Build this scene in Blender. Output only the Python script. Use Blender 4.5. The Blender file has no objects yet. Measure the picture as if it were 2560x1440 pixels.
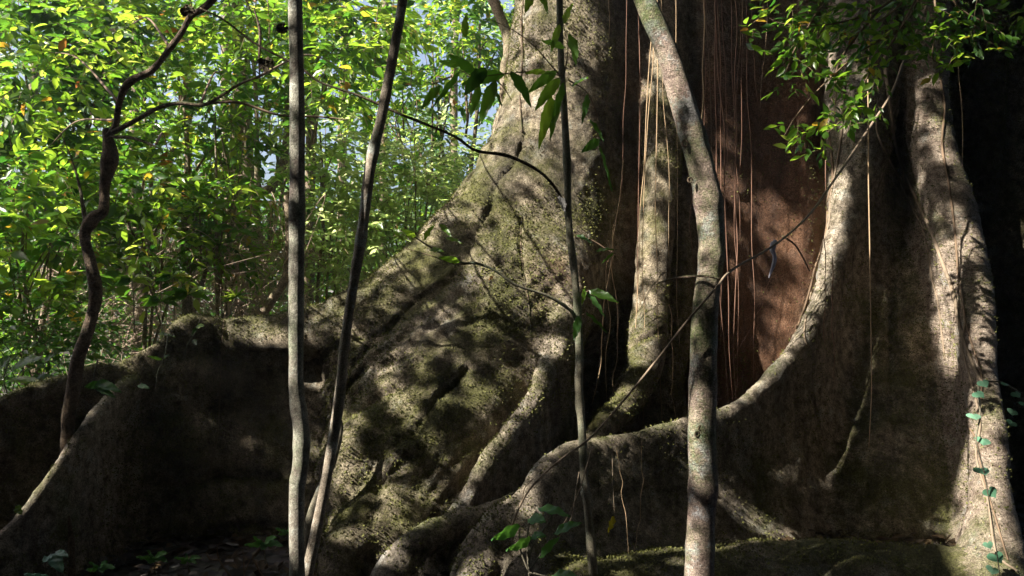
import bpy, math, random
import numpy as np
from mathutils import Vector
from mathutils.bvhtree import BVHTree
R = math.radians
rng = np.random.default_rng(7)
random.seed(7)
sc = bpy.context.scene
col = sc.collection
F_PX = 1991.0; CAMZ = 1.85

def at(px, py, Y):
    """a point of the place: photo column, photo row and distance in metres"""
    return np.array(((px-1280.0)/F_PX*Y, Y, CAMZ+(720.0-py)/F_PX*Y))
def ats(pts):
    return np.array([at(*p[:3]) for p in pts])
def topx(P):
    P = np.atleast_2d(P)
    return 1280+P[:, 0]/P[:, 1]*F_PX, 720-(P[:, 2]-CAMZ)/P[:, 1]*F_PX

# ------------------------------------------------------------ object helpers
def tag(o, label=None, cat=None, group=None, kind=None):
    if label: o['label'] = label
    if cat: o['category'] = cat
    if group: o['group'] = group
    if kind: o['kind'] = kind
    return o
def empty(name, loc, label=None, cat=None, group=None):
    o = bpy.data.objects.new(name, None); col.objects.link(o)
    o.location = tuple(float(v) for v in loc); o.empty_display_size = .1
    return tag(o, label, cat, group)
def mesh_obj(name, V, faces, mat, parent=None, smooth=True, attrs=None, normals=None):
    """V (n,3) world coordinates; faces: list of index arrays (m,k)"""
    V = np.asarray(V, dtype=np.float64)
    org = np.array(parent.location) if parent is not None and parent.parent is None else np.zeros(3)
    if parent is None:
        org = np.array((V[:, 0].mean(), V[:, 1].mean(), V[:, 2].min()))
    elif parent.parent is not None:
        org = np.array(parent.parent.location)
    me = bpy.data.meshes.new(name)
    fl = [np.asarray(f, dtype=np.int32) for f in faces if len(f)]
    tot = np.concatenate([np.full(len(f), f.shape[1], dtype=np.int32) for f in fl])
    idx = np.concatenate([f.ravel() for f in fl])
    me.vertices.add(len(V)); me.vertices.foreach_set('co', (V-org).astype(np.float32).ravel())
    me.loops.add(len(idx)); me.loops.foreach_set('vertex_index', idx)
    me.polygons.add(len(tot))
    st = np.zeros(len(tot), dtype=np.int32); st[1:] = np.cumsum(tot)[:-1]
    me.polygons.foreach_set('loop_start', st)
    me.update(calc_edges=True)
    me.polygons.foreach_set('use_smooth', np.full(len(tot), smooth, dtype=bool))
    if attrs:
        for k, (dom, arr) in attrs.items():
            a = me.attributes.new(k, 'FLOAT', dom); a.data.foreach_set('value', np.asarray(arr, dtype=np.float32))
    me.validate()
    if normals is not None:
        me.normals_split_custom_set_from_vertices(normals.astype(np.float32))
    me.materials.append(mat)
    o = bpy.data.objects.new(name, me); col.objects.link(o)
    if parent is not None: o.parent = parent
    else: o.location = tuple(float(v) for v in org)
    return o

# ------------------------------------------------------------ numpy noise
def _hash(i, j, k, seed):
    h = (i*374761393 + j*668265263 + k*2147483647 + seed*974634777) & 0xffffffff
    h = ((h ^ (h >> 13))*1274126177) & 0xffffffff
    h = ((h ^ (h >> 16))*2246822519) & 0xffffffff
    return ((h ^ (h >> 15)) & 0xffff).astype(np.float32)/32767.5-1
def vnoise(P, seed=0):
    P = np.asarray(P, dtype=np.float64)
    I = np.floor(P).astype(np.int64); f = P-I; f = (f*f*(3-2*f)).astype(np.float32)
    x, y, z = f[..., 0], f[..., 1], f[..., 2]; i, j, k = I[..., 0], I[..., 1], I[..., 2]
    def L(a, b, t): return a+(b-a)*t
    c = [[[_hash(i+a, j+b, k+d, seed) for d in (0, 1)] for b in (0, 1)] for a in (0, 1)]
    return L(L(L(c[0][0][0], c[0][0][1], z), L(c[0][1][0], c[0][1][1], z), y),
             L(L(c[1][0][0], c[1][0][1], z), L(c[1][1][0], c[1][1][1], z), y), x)
def fbm(P, o=3, seed=0):
    s = 0; a = 1; P = np.asarray(P)
    for q in range(o):
        s = s+a*vnoise(P*(2.03**q)+17.3*q, seed+q); a *= .5
    return s/1.6

# ------------------------------------------------------------ tubes
def smooth_poly(P, n=6):
    """Catmull-Rom through rows of P"""
    P = np.asarray(P, dtype=float)
    if len(P) < 3: 
        t = np.linspace(0, 1, n+1)[:, None]; return P[0]+(P[-1]-P[0])*t
    Q = np.vstack([2*P[0]-P[1], P, 2*P[-1]-P[-2]]); out = []
    for i in range(1, len(Q)-2):
        p0, p1, p2, p3 = Q[i-1], Q[i], Q[i+1], Q[i+2]
        for t in np.linspace(0, 1, n, endpoint=False):
            out.append(.5*((2*p1)+(-p0+p2)*t+(2*p0-5*p1+4*p2-p3)*t*t+(-p0+3*p1-3*p2+p3)*t**3))
    out.append(Q[-2]); return np.array(out)
def tube(path, rad, sides=8, bump=0.0, bscale=8.0, seed=0, cap=True):
    path = np.asarray(path, dtype=float); n = len(path)
    rad = np.broadcast_to(np.asarray(rad, dtype=float), (n,))
    T = np.gradient(path, axis=0); T /= np.linalg.norm(T, axis=1)[:, None]+1e-9
    u = np.cross(T[0], (0.3, 1, .2)); u /= np.linalg.norm(u)
    U = [u]
    for i in range(1, n):
        u = u-T[i]*np.dot(u, T[i]); u /= np.linalg.norm(u)+1e-9; U.append(u)
    U = np.array(U); W = np.cross(T, U)
    a = np.arange(sides)/sides*2*np.pi
    D = U[:, None, :]*np.cos(a)[None, :, None]+W[:, None, :]*np.sin(a)[None, :, None]
    rr = rad[:, None]*np.ones(sides)[None, :]
    if bump:
        Q = path[:, None, :]+D*rad[:, None, None]
        rr = rr*(1+bump*fbm(Q*bscale*np.array((1, 1, .6)), 3, seed))
    V = (path[:, None, :]+D*rr[..., None]).reshape(-1, 3)
    i = np.arange(n-1)[:, None]*sides; j = np.arange(sides)[None, :]; k = (j+1) % sides
    Fq = np.stack([i+j, i+k, i+sides+k, i+sides+j], -1).reshape(-1, 4)
    tri = np.zeros((0, 3), int)
    if cap:
        V = np.vstack([V, path[0], path[-1]]); b = n*sides
        j = np.arange(sides); k = (j+1) % sides
        tri = np.vstack([np.stack([k, j, np.full(sides, b)], 1),
                         np.stack([(n-1)*sides+j, (n-1)*sides+k, np.full(sides, b+1)], 1)])
    return V, Fq, tri
class MB:
    def __init__(s): s.V = []; s.F = {}; s.n = 0; s.A = {}
    def add(s, V, *faces, rnd=None):
        s.V.append(np.asarray(V))
        for f in faces:
            f = np.asarray(f)
            if len(f):
                s.F.setdefault(f.shape[1], []).append(f+s.n)
                if rnd is not None: s.A.setdefault(f.shape[1], []).append(np.broadcast_to(rnd, (len(f),)))
        s.n += len(V); return s
    def tube(s, pts, rad, sides=6, n=5, **k):
        P = smooth_poly(pts, n); r = np.asarray(rad, dtype=float)
        if r.ndim: r = np.interp(np.linspace(0, 1, len(P)), np.linspace(0, 1, len(r)), r)
        return s.add(*tube(P, r, sides, **k))
    def build(s, name, mat, parent=None, smooth=True):
        faces = [np.vstack(s.F[k]) for k in sorted(s.F)]
        at_ = None
        if s.A: at_ = {'rnd': ('FACE', np.concatenate([np.concatenate(s.A[k]) for k in sorted(s.A)]))}
        return mesh_obj(name, np.vstack(s.V), faces, mat, parent, smooth, at_)

# ------------------------------------------------------------ materials
def mat(name):
    m = bpy.data.materials.new(name); m.use_nodes = True; nt = m.node_tree; nt.nodes.clear()
    o = nt.nodes.new('ShaderNodeOutputMaterial')
    def N(t, ins=None, **kw):
        nd = nt.nodes.new('ShaderNode'+t)
        for k, v in kw.items(): setattr(nd, k, v)
        if ins:
            for k, v in ins.items():
                if isinstance(v, tuple) and len(v) == 2 and hasattr(v[0], 'outputs'):
                    nt.links.new(v[0].outputs[v[1]], nd.inputs[k])
                elif hasattr(v, 'outputs'): nt.links.new(v.outputs[0], nd.inputs[k])
                else: nd.inputs[k].default_value = v
        return nd
    return m, nt, N, o
def ramp(N, src, stops, interp='LINEAR'):
    r = N('ValToRGB', {'Fac': src}); cr = r.color_ramp; cr.interpolation = interp
    while len(cr.elements) < len(stops): cr.elements.new(.5)
    for e, (p, c) in zip(cr.elements, stops):
        e.position = p; e.color = (c, c, c, 1) if isinstance(c, (int, float)) else (*c, 1)
    return r
def bark(name, base, dark, moss, lichen, moss_amt=.5, lichen_amt=.3, bump=.6, fine=60.0, rings=0.0, red=None, stretch=1.0, up=.35, bdist=.02, streak=0.):
    m, nt, N, o = mat(name)
    tc = N('TexCoord'); mp = N('Mapping', {'Vector': (tc, 'Object'), 'Scale': (1, 1, stretch)})
    n1 = N('TexNoise', {'Vector': mp, 'Scale': 2.2, 'Detail': 6., 'Roughness': .6})
    n2 = N('TexNoise', {'Vector': mp, 'Scale': 14., 'Detail': 8., 'Roughness': .72})
    n3 = N('TexNoise', {'Vector': mp, 'Scale': fine, 'Detail': 5., 'Roughness': .75})
    n4 = N('TexNoise', {'Vector': (tc, 'Object'), 'Scale': 5.5, 'Detail': 9., 'Roughness': .66})
    c0 = N('MixRGB', {'Fac': ramp(N, n2, [(.36, 0.), (.62, 1.)]), 'Color1': (*dark, 1), 'Color2': (*base, 1)})
    cur = c0
    # lichen spots
    l = N('Math', {0: n4, 1: N('Math', {0: n3, 1: .35}, operation='MULTIPLY')}, operation='ADD')
    lf = ramp(N, l, [(.80-.12*lichen_amt, 0.), (.86-.1*lichen_amt, 1.)])
    cur = N('MixRGB', {'Fac': N('Math', {0: lf, 1: .75}, operation='MULTIPLY'), 'Color1': cur, 'Color2': (*lichen, 1)})
    # moss: grows in patches, thicker where the surface looks up
    g = N('NewGeometry'); sx = N('SeparateXYZ', {0: (g, 'Normal')})
    up_ = N('Math', {0: (sx, 'Z'), 1: up}, operation='MULTIPLY')
    mm = N('Math', {0: N('Math', {0: n1, 1: N('Math', {0: n3, 1: .4}, operation='MULTIPLY')}, operation='ADD'), 1: up_}, operation='ADD')
    mf = ramp(N, mm, [(.86-.3*moss_amt, 0.), (1.08-.3*moss_amt, 1.)])
    mc = N('MixRGB', {'Fac': n3, 'Color1': (moss[0]*.45, moss[1]*.5, moss[2]*.4, 1), 'Color2': (*moss, 1)})
    cur = N('MixRGB', {'Fac': N('Math', {0: mf, 1: .85}, operation='MULTIPLY'), 'Color1': cur, 'Color2': mc})
    if red is not None:
        at_ = N('Attribute', attribute_name='red')
        cur = N('MixRGB', {'Fac': N('Math', {0: (at_, 'Fac'), 1: .88}, operation='MULTIPLY'), 'Color1': cur, 'Color2': N('MixRGB', {'Fac': n2, 'Color1': (red[0]*.55, red[1]*.5, red[2]*.5, 1), 'Color2': (*red, 1)})})
    if streak:      # damp stains down the bark, which also darken the shaded walls; fissures
        ms = N('Mapping', {'Vector': (tc, 'Object'), 'Scale': (3.2, 3.2, .55)})
        s1 = N('TexNoise', {'Vector': ms, 'Scale': 1., 'Detail': 7., 'Roughness': .62, 'Distortion': .7})
        cur = N('MixRGB', {'Fac': streak, 'Color1': cur, 'Color2': ramp(N, s1, [(.40, (.30, .30, .32)), (.52, (.8, .79, .76)), (.70, (1.15, 1.13, 1.08))])}, blend_type='MULTIPLY')
        mv = N('Mapping', {'Vector': N('MixRGB', {'Fac': .12, 'Color1': (tc, 'Object'), 'Color2': (n2, 'Color')}), 'Scale': (9., 9., 4.)})
        vo = N('TexVoronoi', {'Vector': mv, 'Scale': 1.}, feature='DISTANCE_TO_EDGE')
        cur = N('MixRGB', {'Fac': .55, 'Color1': cur, 'Color2': ramp(N, vo, [(.0, .35), (.045, 1.)])}, blend_type='MULTIPLY')
    # fine grain in the colour itself
    gr = N('TexNoise', {'Vector': (tc, 'Object'), 'Scale': fine*2.2, 'Detail': 3., 'Roughness': .7})
    cur = N('MixRGB', {'Fac': .75, 'Color1': cur, 'Color2': ramp(N, gr, [(.36, .25), (.66, 1.6)])}, blend_type='MULTIPLY')
    h = N('Math', {0: n3, 1: N('Math', {0: n2, 1: 1.3}, operation='MULTIPLY')}, operation='ADD')
    h = N('Math', {0: h, 1: N('Math', {0: gr, 1: .6}, operation='MULTIPLY')}, operation='ADD')
    if rings:
        m2 = N('Mapping', {'Vector': (tc, 'Object'), 'Scale': (2.2, 2.2, 30.), 'Rotation': (0, .12, 0)})
        w = N('TexNoise', {'Vector': m2, 'Scale': 1., 'Detail': 5., 'Roughness': .6, 'Distortion': .6})
        wf = N('Math', {0: w, 1: rings*3}, operation='MULTIPLY')
        h = N('Math', {0: h, 1: wf}, operation='ADD')
    b = N('Bump', {'Height': h, 'Strength': bump, 'Distance': bdist})
    p = N('BsdfPrincipled', {'Base Color': cur, 'Roughness': .85, 'Specular IOR Level': .25, 'Normal': b})
    nt.links.new(p.outputs[0], o.inputs[0]); return m
def leafmat(name, stops, trans, spec=.5, rough=.38, tw=.5, vein=True):
    m, nt, N, o = mat(name)
    a = N('Attribute', attribute_name='rnd')
    c = ramp(N, (a, 'Fac'), stops)
    tr = N('MixRGB', {'Fac': 1., 'Color1': (1, 1, 1, 1), 'Color2': ramp(N, (a, 'Fac'), trans)}, blend_type='MULTIPLY')
    tc = N('TexCoord'); nz = N('TexNoise', {'Vector': (tc, 'Object'), 'Scale': 30., 'Detail': 3.})
    c2 = N('MixRGB', {'Fac': .45, 'Color1': c, 'Color2': ramp(N, nz, [(.35, .4), (.7, 1.3)])}, blend_type='MULTIPLY')
    p = N('BsdfPrincipled', {'Base Color': c2, 'Roughness': rough, 'Specular IOR Level': spec,
                             'Normal': N('Bump', {'Height': nz, 'Strength': .25, 'Distance': .01})})
    t = N('BsdfTranslucent', {'Color': tr})
    mx = N('MixShader', {0: tw, 1: p, 2: t})
    nt.links.new(mx.outputs[0], o.inputs[0]); return m
def plain(name, c, rough=.8, tr=None, scale=20., var=.5, spec=.3):
    m, nt, N, o = mat(name)
    tc = N('TexCoord'); nz = N('TexNoise', {'Vector': (tc, 'Object'), 'Scale': scale, 'Detail': 6., 'Roughness': .7})
    cc = N('MixRGB', {'Fac': nz, 'Color1': tuple(x*(1-var) for x in c)+(1,), 'Color2': tuple(min(1, x*(1+var)) for x in c)+(1,)})
    p = N('BsdfPrincipled', {'Base Color': cc, 'Roughness': rough, 'Specular IOR Level': spec,
                             'Normal': N('Bump', {'Height': nz, 'Strength': .6, 'Distance': .006})})
    out = p
    if tr: out = N('MixShader', {0: .5, 1: p, 2: N('BsdfTranslucent', {'Color': (*tr, 1)})})
    nt.links.new(out.outputs[0], o.inputs[0]); return m

M = {}
M['giant'] = bark('buttress bark', (.54, .46, .34), (.105, .082, .052), (.14, .145, .035), (.54, .52, .44), moss_amt=.52, lichen_amt=.6, bump=1.0, fine=48, red=(.225, .105, .058), rings=.0, up=.22, bdist=.026, streak=.7)
M['smooth'] = bark('smooth pale bark', (.56, .48, .38), (.10, .08, .055), (.13, .15, .04), (.54, .52, .46), moss_amt=.42, lichen_amt=.6, bump=.8, fine=52, red=(.2, .1, .06), up=.12, bdist=.025, streak=.75)
M['ringed'] = bark('ringed bark', (.52, .43, .34), (.18, .13, .095), (.15, .17, .05), (.46, .44, .38), moss_amt=.3, lichen_amt=.4, bump=1.0, fine=48, rings=.7, up=.2, red=(.225, .105, .058), bdist=.03)
M['grey'] = bark('grey bark', (.38, .37, .30), (.15, .12, .10), (.12, .18, .08), (.46, .48, .42), moss_amt=.55, lichen_amt=.45, bump=.5, fine=70, up=0.)
M['leanbark'] = bark('lichen bark', (.40, .34, .27), (.17, .14, .105), (.12, .17, .08), (.46, .50, .47), moss_amt=.5, lichen_amt=.75, bump=.5, fine=70, up=0.)
M['mossbark'] = bark('mossy pale bark', (.42, .33, .27), (.13, .09, .075), (.10, .17, .03), (.42, .42, .42), moss_amt=.72, lichen_amt=.8, bump=.8, fine=55, rings=.3, up=0., bdist=.016)
M['gnarl'] = bark('dark gnarled bark', (.24, .175, .12), (.06, .042, .03), (.07, .085, .03), (.16, .15, .12), moss_amt=.4, lichen_amt=.1, bump=.9, fine=45)
M['sap'] = bark('sapling bark', (.26, .23, .17), (.11, .10, .07), (.10, .15, .08), (.32, .34, .30), moss_amt=.65, lichen_amt=.6, bump=.4, fine=90, up=0.)
M['bgbark'] = bark('forest bark', (.30, .24, .17), (.12, .09, .06), (.12, .14, .05), (.38, .36, .30), moss_amt=.4, lichen_amt=.4, bump=.6, fine=30)
M['twig'] = plain('twig', (.16, .11, .07), scale=30)
M['vine'] = plain('vine', (.22, .17, .12), scale=25)
M['paleroot'] = plain('pale aerial root', (.42, .30, .18), scale=30)
M['redroot'] = plain('red aerial root', (.20, .11, .075), scale=30)
M['deadleaf'] = plain('dry leaf', (.42, .26, .12), tr=(.4, .22, .08), scale=40)
M['greydead'] = plain('grey dead leaf', (.35, .34, .33), tr=(.2, .19, .17), scale=40)
M['web'] = plain('dusty web', (.55, .53, .58), tr=(.4, .4, .5), scale=60)
M['yellow'] = plain('yellow leaf', (.6, .5, .04), tr=(.6, .5, .02), scale=40, var=.25)
G1 = [(0, (.028, .07, .018)), (.35, (.05, .12, .02)), (.7, (.08, .17, .02)), (.93, (.12, .20, .025)), (.97, (.35, .28, .04)), (1, (.25, .10, .03))]
T1 = [(0, (.04, .15, .015)), (.4, (.17, .35, .025)), (.75, (.42, .62, .045)), (.93, (.66, .78, .12)), (.97, (.6, .45, .03)), (1, (.35, .12, .03))]
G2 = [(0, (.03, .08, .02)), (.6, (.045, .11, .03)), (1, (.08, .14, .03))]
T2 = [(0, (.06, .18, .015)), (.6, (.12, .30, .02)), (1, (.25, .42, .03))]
M['leaf'] = leafmat('sunlit leaf', G1, T1, tw=.62, rough=.32, spec=.6)
M['pleaf'] = leafmat('pale highlight leaf', [(0, (.10, .18, .04)), (1, (.22, .32, .10))], [(0, (.45, .65, .12)), (1, (.8, .88, .4))], tw=.6, rough=.3, spec=.7)  # paler leaf colour stands in for sun highlights on the foliage
M['hazyleaf'] = leafmat('hazy far leaf', [(0, (.06, .12, .05)), (1, (.16, .24, .11))], [(0, (.12, .28, .08)), (.6, (.35, .55, .16)), (1, (.7, .8, .4))], tw=.6)  # paled leaf colour, haze of the air put into it
M['dleaf'] = leafmat('dark leaf', G2, T2)  # darker leaf colour, also used in place of shade on leaf clusters
M['bleaf'] = leafmat('broad leaf', [(0, (.06, .20, .05)), (1, (.12, .30, .08))], [(0, (.10, .32, .03)), (1, (.18, .42, .05))], spec=.6, rough=.45, tw=.35)
M['tleaf'] = leafmat('teal vine leaf', [(0, (.11, .27, .16)), (1, (.17, .33, .22))], [(0, (.1, .25, .12)), (1, (.1, .3, .15))], tw=.2)
M['cleaf'] = leafmat('added canopy leaf', [(0, (.03, .06, .02)), (1, (.05, .09, .02))], [(0, (.02, .05, .008)), (1, (.03, .07, .01))], tw=.3)
SUN = np.array((-.655, -.348, .669)); SUN /= np.linalg.norm(SUN); SKY = .08; EXPO = 1.85
# ============================================================ THE GIANT TREE (signed distance field -> mesh)
VOX = .026
LO = np.array((-4.35, 4.15, -.15)); HI = np.array((6.4, 9.3, 5.25))
NG = np.ceil((HI-LO)/VOX).astype(int)+1
D = np.full(NG, 9., dtype=np.float32); IDm = np.zeros(NG, dtype=np.int8); BEST = np.full(NG, 9., dtype=np.float32)
ax = [LO[i]+np.arange(NG[i])*VOX for i in range(3)]
def box(lo, hi, mg=.45):
    a = np.maximum(np.floor((np.array(lo)-mg-LO)/VOX).astype(int), 0)
    b = np.minimum(np.ceil((np.array(hi)+mg-LO)/VOX).astype(int)+1, NG)
    return tuple(slice(int(a[i]), int(max(b[i], a[i]))) for i in range(3))
def coords(s):
    return np.meshgrid(ax[0][s[0]].astype(np.float32), ax[1][s[1]].astype(np.float32), ax[2][s[2]].astype(np.float32), indexing='ij', sparse=True)
def merge(s, d, part, k=.12):
    if d.size == 0: return
    a = D[s]; h = np.clip(.5+.5*(a-d)/k, 0, 1)
    D[s] = a*(1-h)+d*h-k*h*(1-h)
    m = d < BEST[s]; BEST[s][m] = d[m]; IDm[s][m] = part
def seg_t(X, Y, Z, a, b, plan=False):
    ab = b-a
    if plan: den = ab[0]**2+ab[1]**2+1e-9; t = ((X-a[0])*ab[0]+(Y-a[1])*ab[1])/den
    else: den = (ab**2).sum()+1e-9; t = ((X-a[0])*ab[0]+(Y-a[1])*ab[1]+(Z-a[2])*ab[2])/den
    return np.clip(t, 0, 1)
def prim(segs, kind, part, k=.12, nz=None, flare=0., n=4, mg=.45):
    """segs rows: px,py,Y,r (kind tube/curtain). Curtain: a wall that hangs from the ridge line to the ground."""
    P = np.array([list(at(p[0], p[1], p[2]))+[p[3]] for p in segs]) if kind[0] != 'W' else np.array(segs, dtype=float)
    P = smooth_poly(P, n) if n > 1 else P
    rm = P[:, 3].max()
    lo = P[:, :3].min(0)-rm; hi = P[:, :3].max(0)+rm
    cur = 'curtain' in kind
    if cur: lo[2] = -.2; lo[:2] -= flare; hi[:2] += flare
    S = box(lo, hi, mg); off = [q.start for q in S]
    A = np.full([q.stop-q.start for q in S], 9., dtype=np.float32)
    for i in range(len(P)-1):
        a, b = P[i], P[i+1]; r = max(a[3], b[3])
        l = np.minimum(a[:3], b[:3])-r; h = np.maximum(a[:3], b[:3])+r
        if cur: l[2] = -.2; l[:2] -= flare; h[:2] += flare
        s = box(l, h, mg)
        if any(q.stop <= q.start for q in s): continue
        X, Y, Z = coords(s)
        t = seg_t(X, Y, Z, a[:3], b[:3], cur); rr = a[3]+(b[3]-a[3])*t
        dx = X-(a[0]+(b[0]-a[0])*t); dy = Y-(a[1]+(b[1]-a[1])*t); zr = a[2]+(b[2]-a[2])*t; dz = Z-zr
        if cur:
            dd = np.sqrt(dx*dx+dy*dy+np.maximum(dz, 0)**2)
            below = np.maximum(-dz, 0)/np.maximum(zr, .3)
            neck = np.clip(np.maximum(-dz, 0)/.35, 0, 1)*.35     # the rim is thicker than the plank under it
            d = dd-(rr*(1-neck*(1-np.clip(below, 0, 1)**2))+flare*np.clip(below, 0, 1)**2.2)
        else:
            d = np.sqrt(dx*dx+dy*dy+dz*dz)-rr
        loc = tuple(slice(s[q].start-off[q], s[q].stop-off[q]) for q in range(3))
        A[loc] = np.minimum(A[loc], d)
    if nz:
        X, Y, Z = coords(S); X, Y, Z = np.broadcast_arrays(X, Y, Z)
        msk = A < .4
        Q = np.stack([X[msk], Y[msk], Z[msk]], -1); A[msk] += nz(Q).astype(np.float32)
    merge(S, A, part, k)
PARTS = ['trunk', 'long left buttress', 'wrinkled lobe', 'thin ridge', 'lit column', 'swooping buttress', 'low roots', 'right buttress', 'left root', 'dark foot']
# 0 trunk core: a wide fluted drum, W rows are X,Y,Z,r
def flute(Q): 
    a = np.arctan2(Q[:, 1]-10.6, Q[:, 0]-4.0)
    return .13*np.sin(a*30+.6*np.sin(Q[:, 2]*.7))+.05*fbm(Q*np.array((2.2, 2.2, .6)), 3, 5)
S = box((-.2, 7.2, -.2), (6.4, 9.3, 5.3), 0)
X, Y, Z = coords(S)
tx = (X-4.1)/4.15; ty = (Y-10.25)/2.45
d = ((np.sqrt(tx*tx+ty*ty)-1)*2.45-.16*np.clip(1-Z/2.2, 0, 1)**2).astype(np.float32); d = np.array(np.broadcast_to(d, D[S].shape))
Xb, Yb, Zb = np.broadcast_arrays(X, Y, Z); msk = d < .5
d[msk] += flute(np.stack([Xb[msk], Yb[msk], Zb[msk]], -1)).astype(np.float32)
merge(S, d, 0, .05)
# 0 left column of the trunk, above the lobe
prim([(1440, -60, 8.15, .60), (1415, 250, 8.0, .62), (1385, 500, 7.8, .64), (1350, 760, 7.5, .66)], 'tube', 0, .15,
     nz=lambda Q: .05*fbm(Q*np.array((2.6, 2.6, 1.1)), 3, 9))
# 1 long left buttress
prim([(1400, -60, 7.9, .36), (1388, 60, 7.85, .36), (1368, 180, 7.75, .35), (1325, 320, 7.58, .34), (1280, 410, 7.4, .32), (1180, 560, 7.15, .29), (1090, 645, 6.95, .26), (965, 735, 6.75, .21), (865, 768, 6.6, .17),
      (760, 796, 6.5, .13), (650, 808, 6.42, .10), (560, 822, 6.35, .09), (505, 812, 6.3, .11), (452, 816, 6.25, .10), (412, 862, 6.2, .07), (330, 900, 6.1, .065), (235, 917, 6.0, .065), (190, 948, 5.92, .06),
      (120, 970, 5.8, .065), (0, 1015, 5.6, .065), (-140, 1090, 5.3, .07), (-330, 1180, 4.9, .07)], 'curtain', 1, .14,
     nz=lambda Q: .035*fbm(Q*np.array((1.6, 1.6, 2.6)), 3, 21)+.05*(1-np.abs(np.sin(Q[:, 2]*6.5+Q[:, 0]*.8+2.4*vnoise(Q*.9, 3))))+.02*fbm(Q*5, 2, 4)-.02*np.clip((1.5-Q[:, 2]), 0, 1), flare=.30)
# second swelling strip under its rim (the bulging upper lip seen right of the slim trunk)
prim([(1190, 560, 7.0, .26), (1080, 700, 6.8, .27), (960, 790, 6.58, .24), (850, 836, 6.42, .17), (700, 852, 6.36, .10), (590, 860, 6.3, .07)], 'tube', 1, .16, nz=lambda Q: .03*fbm(Q*3., 2, 2))
# 2 the wrinkled lobe
def wrink(Q):
    u = Q[:, 0]*.80+Q[:, 2]*.6; v = -Q[:, 0]*.6+Q[:, 2]*.80          # u runs across the folds
    low = np.clip((3.0-Q[:, 2])/1.6, .15, 1)
    a = fbm(np.stack([Q[:, 0]*2.6+Q[:, 2]*.8, Q[:, 1]*1.2, (Q[:, 2]-.9*Q[:, 0])*1.3], -1), 2, 31)
    b = vnoise(np.stack([(u-.5*v)*3.4, Q[:, 1]*1.5, (v+.4*u)*6.0], -1), 35)
    rip = np.sin((v-.1*u)*24+3.0*vnoise(Q*1.2, 41)+1.6*vnoise(Q*3.2, 42)); rip = 1-np.abs(rip)**1.3
    return low*(.036*a+.032*b-.050*rip*np.clip(.65+.9*vnoise(Q*1.6, 44), 0, 1))+.020*fbm(Q*7., 2, 39)
prim([(1345, 330, 7.75, .42), (1322, 560, 7.45, .50), (1255, 740, 7.0, .60), (1165, 900, 6.6, .64), (1085, 1040, 6.25, .60), (1030, 1180, 5.95, .55), (985, 1310, 5.75, .50), (960, 1480, 5.55, .50)], 'tube', 2, .12, nz=wrink, mg=.5)
prim([(1290, 760, 6.9, .42), (1225, 930, 6.42, .40), (1150, 1090, 6.0, .36), (1085, 1230, 5.7, .31), (1015, 1340, 5.46, .28)], 'tube', 2, .14, nz=wrink, mg=.5)
prim([(1325, 770, 6.75, .36), (1245, 920, 6.32, .34), (1170, 1040, 6.0, .30), (1110, 1150, 5.8, .26)], 'tube', 2, .2, nz=wrink, mg=.5)
prim([(1285, 520, 7.4, .38), (1150, 690, 7.05, .42), (1040, 820, 6.8, .42), (960, 940, 6.5, .38), (925, 1060, 6.2, .32), (915, 1180, 5.95, .30)], 'tube', 2, .22, nz=wrink, mg=.5)
prim([(1400, 640, 7.15, .32), (1385, 780, 6.78, .30), (1330, 900, 6.45, .30)], 'tube', 2, .2, nz=lambda Q: .04*fbm(Q*3, 2, 8))
for seg in ([(905, 1075, 5.62, .11), (872, 1130, 5.52, .13), (858, 1220, 5.42, .12), (850, 1290, 5.36, .09)],
            [(990, 1270, 5.35, .14), (900, 1330, 5.2, .15), (848, 1385, 5.1, .13), (850, 1460, 5.0, .15)],
            [(1130, 1050, 5.68, .06), (1050, 1130, 5.55, .07), (985, 1180, 5.5, .05)]):
    prim(seg, 'tube', 2, .16, nz=lambda Q: .02*fbm(Q*5, 2, 4))
# 3 thin ridge down the right flank of the lobe
prim([(1405, 770, 6.45, .15), (1396, 870, 6.15, .11), (1362, 930, 5.95, .075), (1335, 1000, 5.8, .07), (1275, 1080, 5.6, .07), (1220, 1155, 5.42, .07), (1170, 1235, 5.28, .065), (1120, 1310, 5.12, .06), (1080, 1370, 5.05, .05)],
     'curtain', 3, .07, nz=lambda Q: .015*fbm(Q*6, 2, 4), flare=.12)
# 4 lit column and its foot
prim([(1562, -60, 8.15, .36), (1555, 400, 8.0, .36), (1540, 800, 7.75, .34), (1530, 1100, 7.4, .34)], 'tube', 0, .15, nz=lambda Q: .03*fbm(Q*np.array((3, 3, .8)), 3, 15))
prim([(1910, -60, 8.3, .42), (1905, 500, 8.2, .42), (1900, 1100, 8.0, .42)], 'tube', 0, .35)
prim([(1790, -60, 8.15, .42), (1780, 500, 8.05, .42), (1770, 1100, 7.8, .42)], 'tube', 0, .2, nz=lambda Q: .03*fbm(Q*np.array((3, 3, .8)), 3, 16))
prim([(1690, -60, 8.0, .22), (1668, 150, 7.8, .20), (1652, 400, 7.5, .17), (1640, 600, 7.28, .165), (1628, 760, 7.08, .165), (1612, 900, 6.75, .16), (1586, 970, 6.48, .135), (1540, 1030, 6.22, .115), (1490, 1088, 6.02, .105), (1440, 1155, 5.88, .11)],
     'tube', 4, .12, nz=lambda Q: .03*fbm(Q*np.array((4, 4, 2.)), 3, 14))
prim([(1690, -60, 8.3, .34), (1670, 400, 8.15, .34), (1655, 800, 7.5, .28), (1655, 950, 7.15, .2), (1655, 1150, 7.0, .25)], 'tube', 4, .12)
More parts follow.
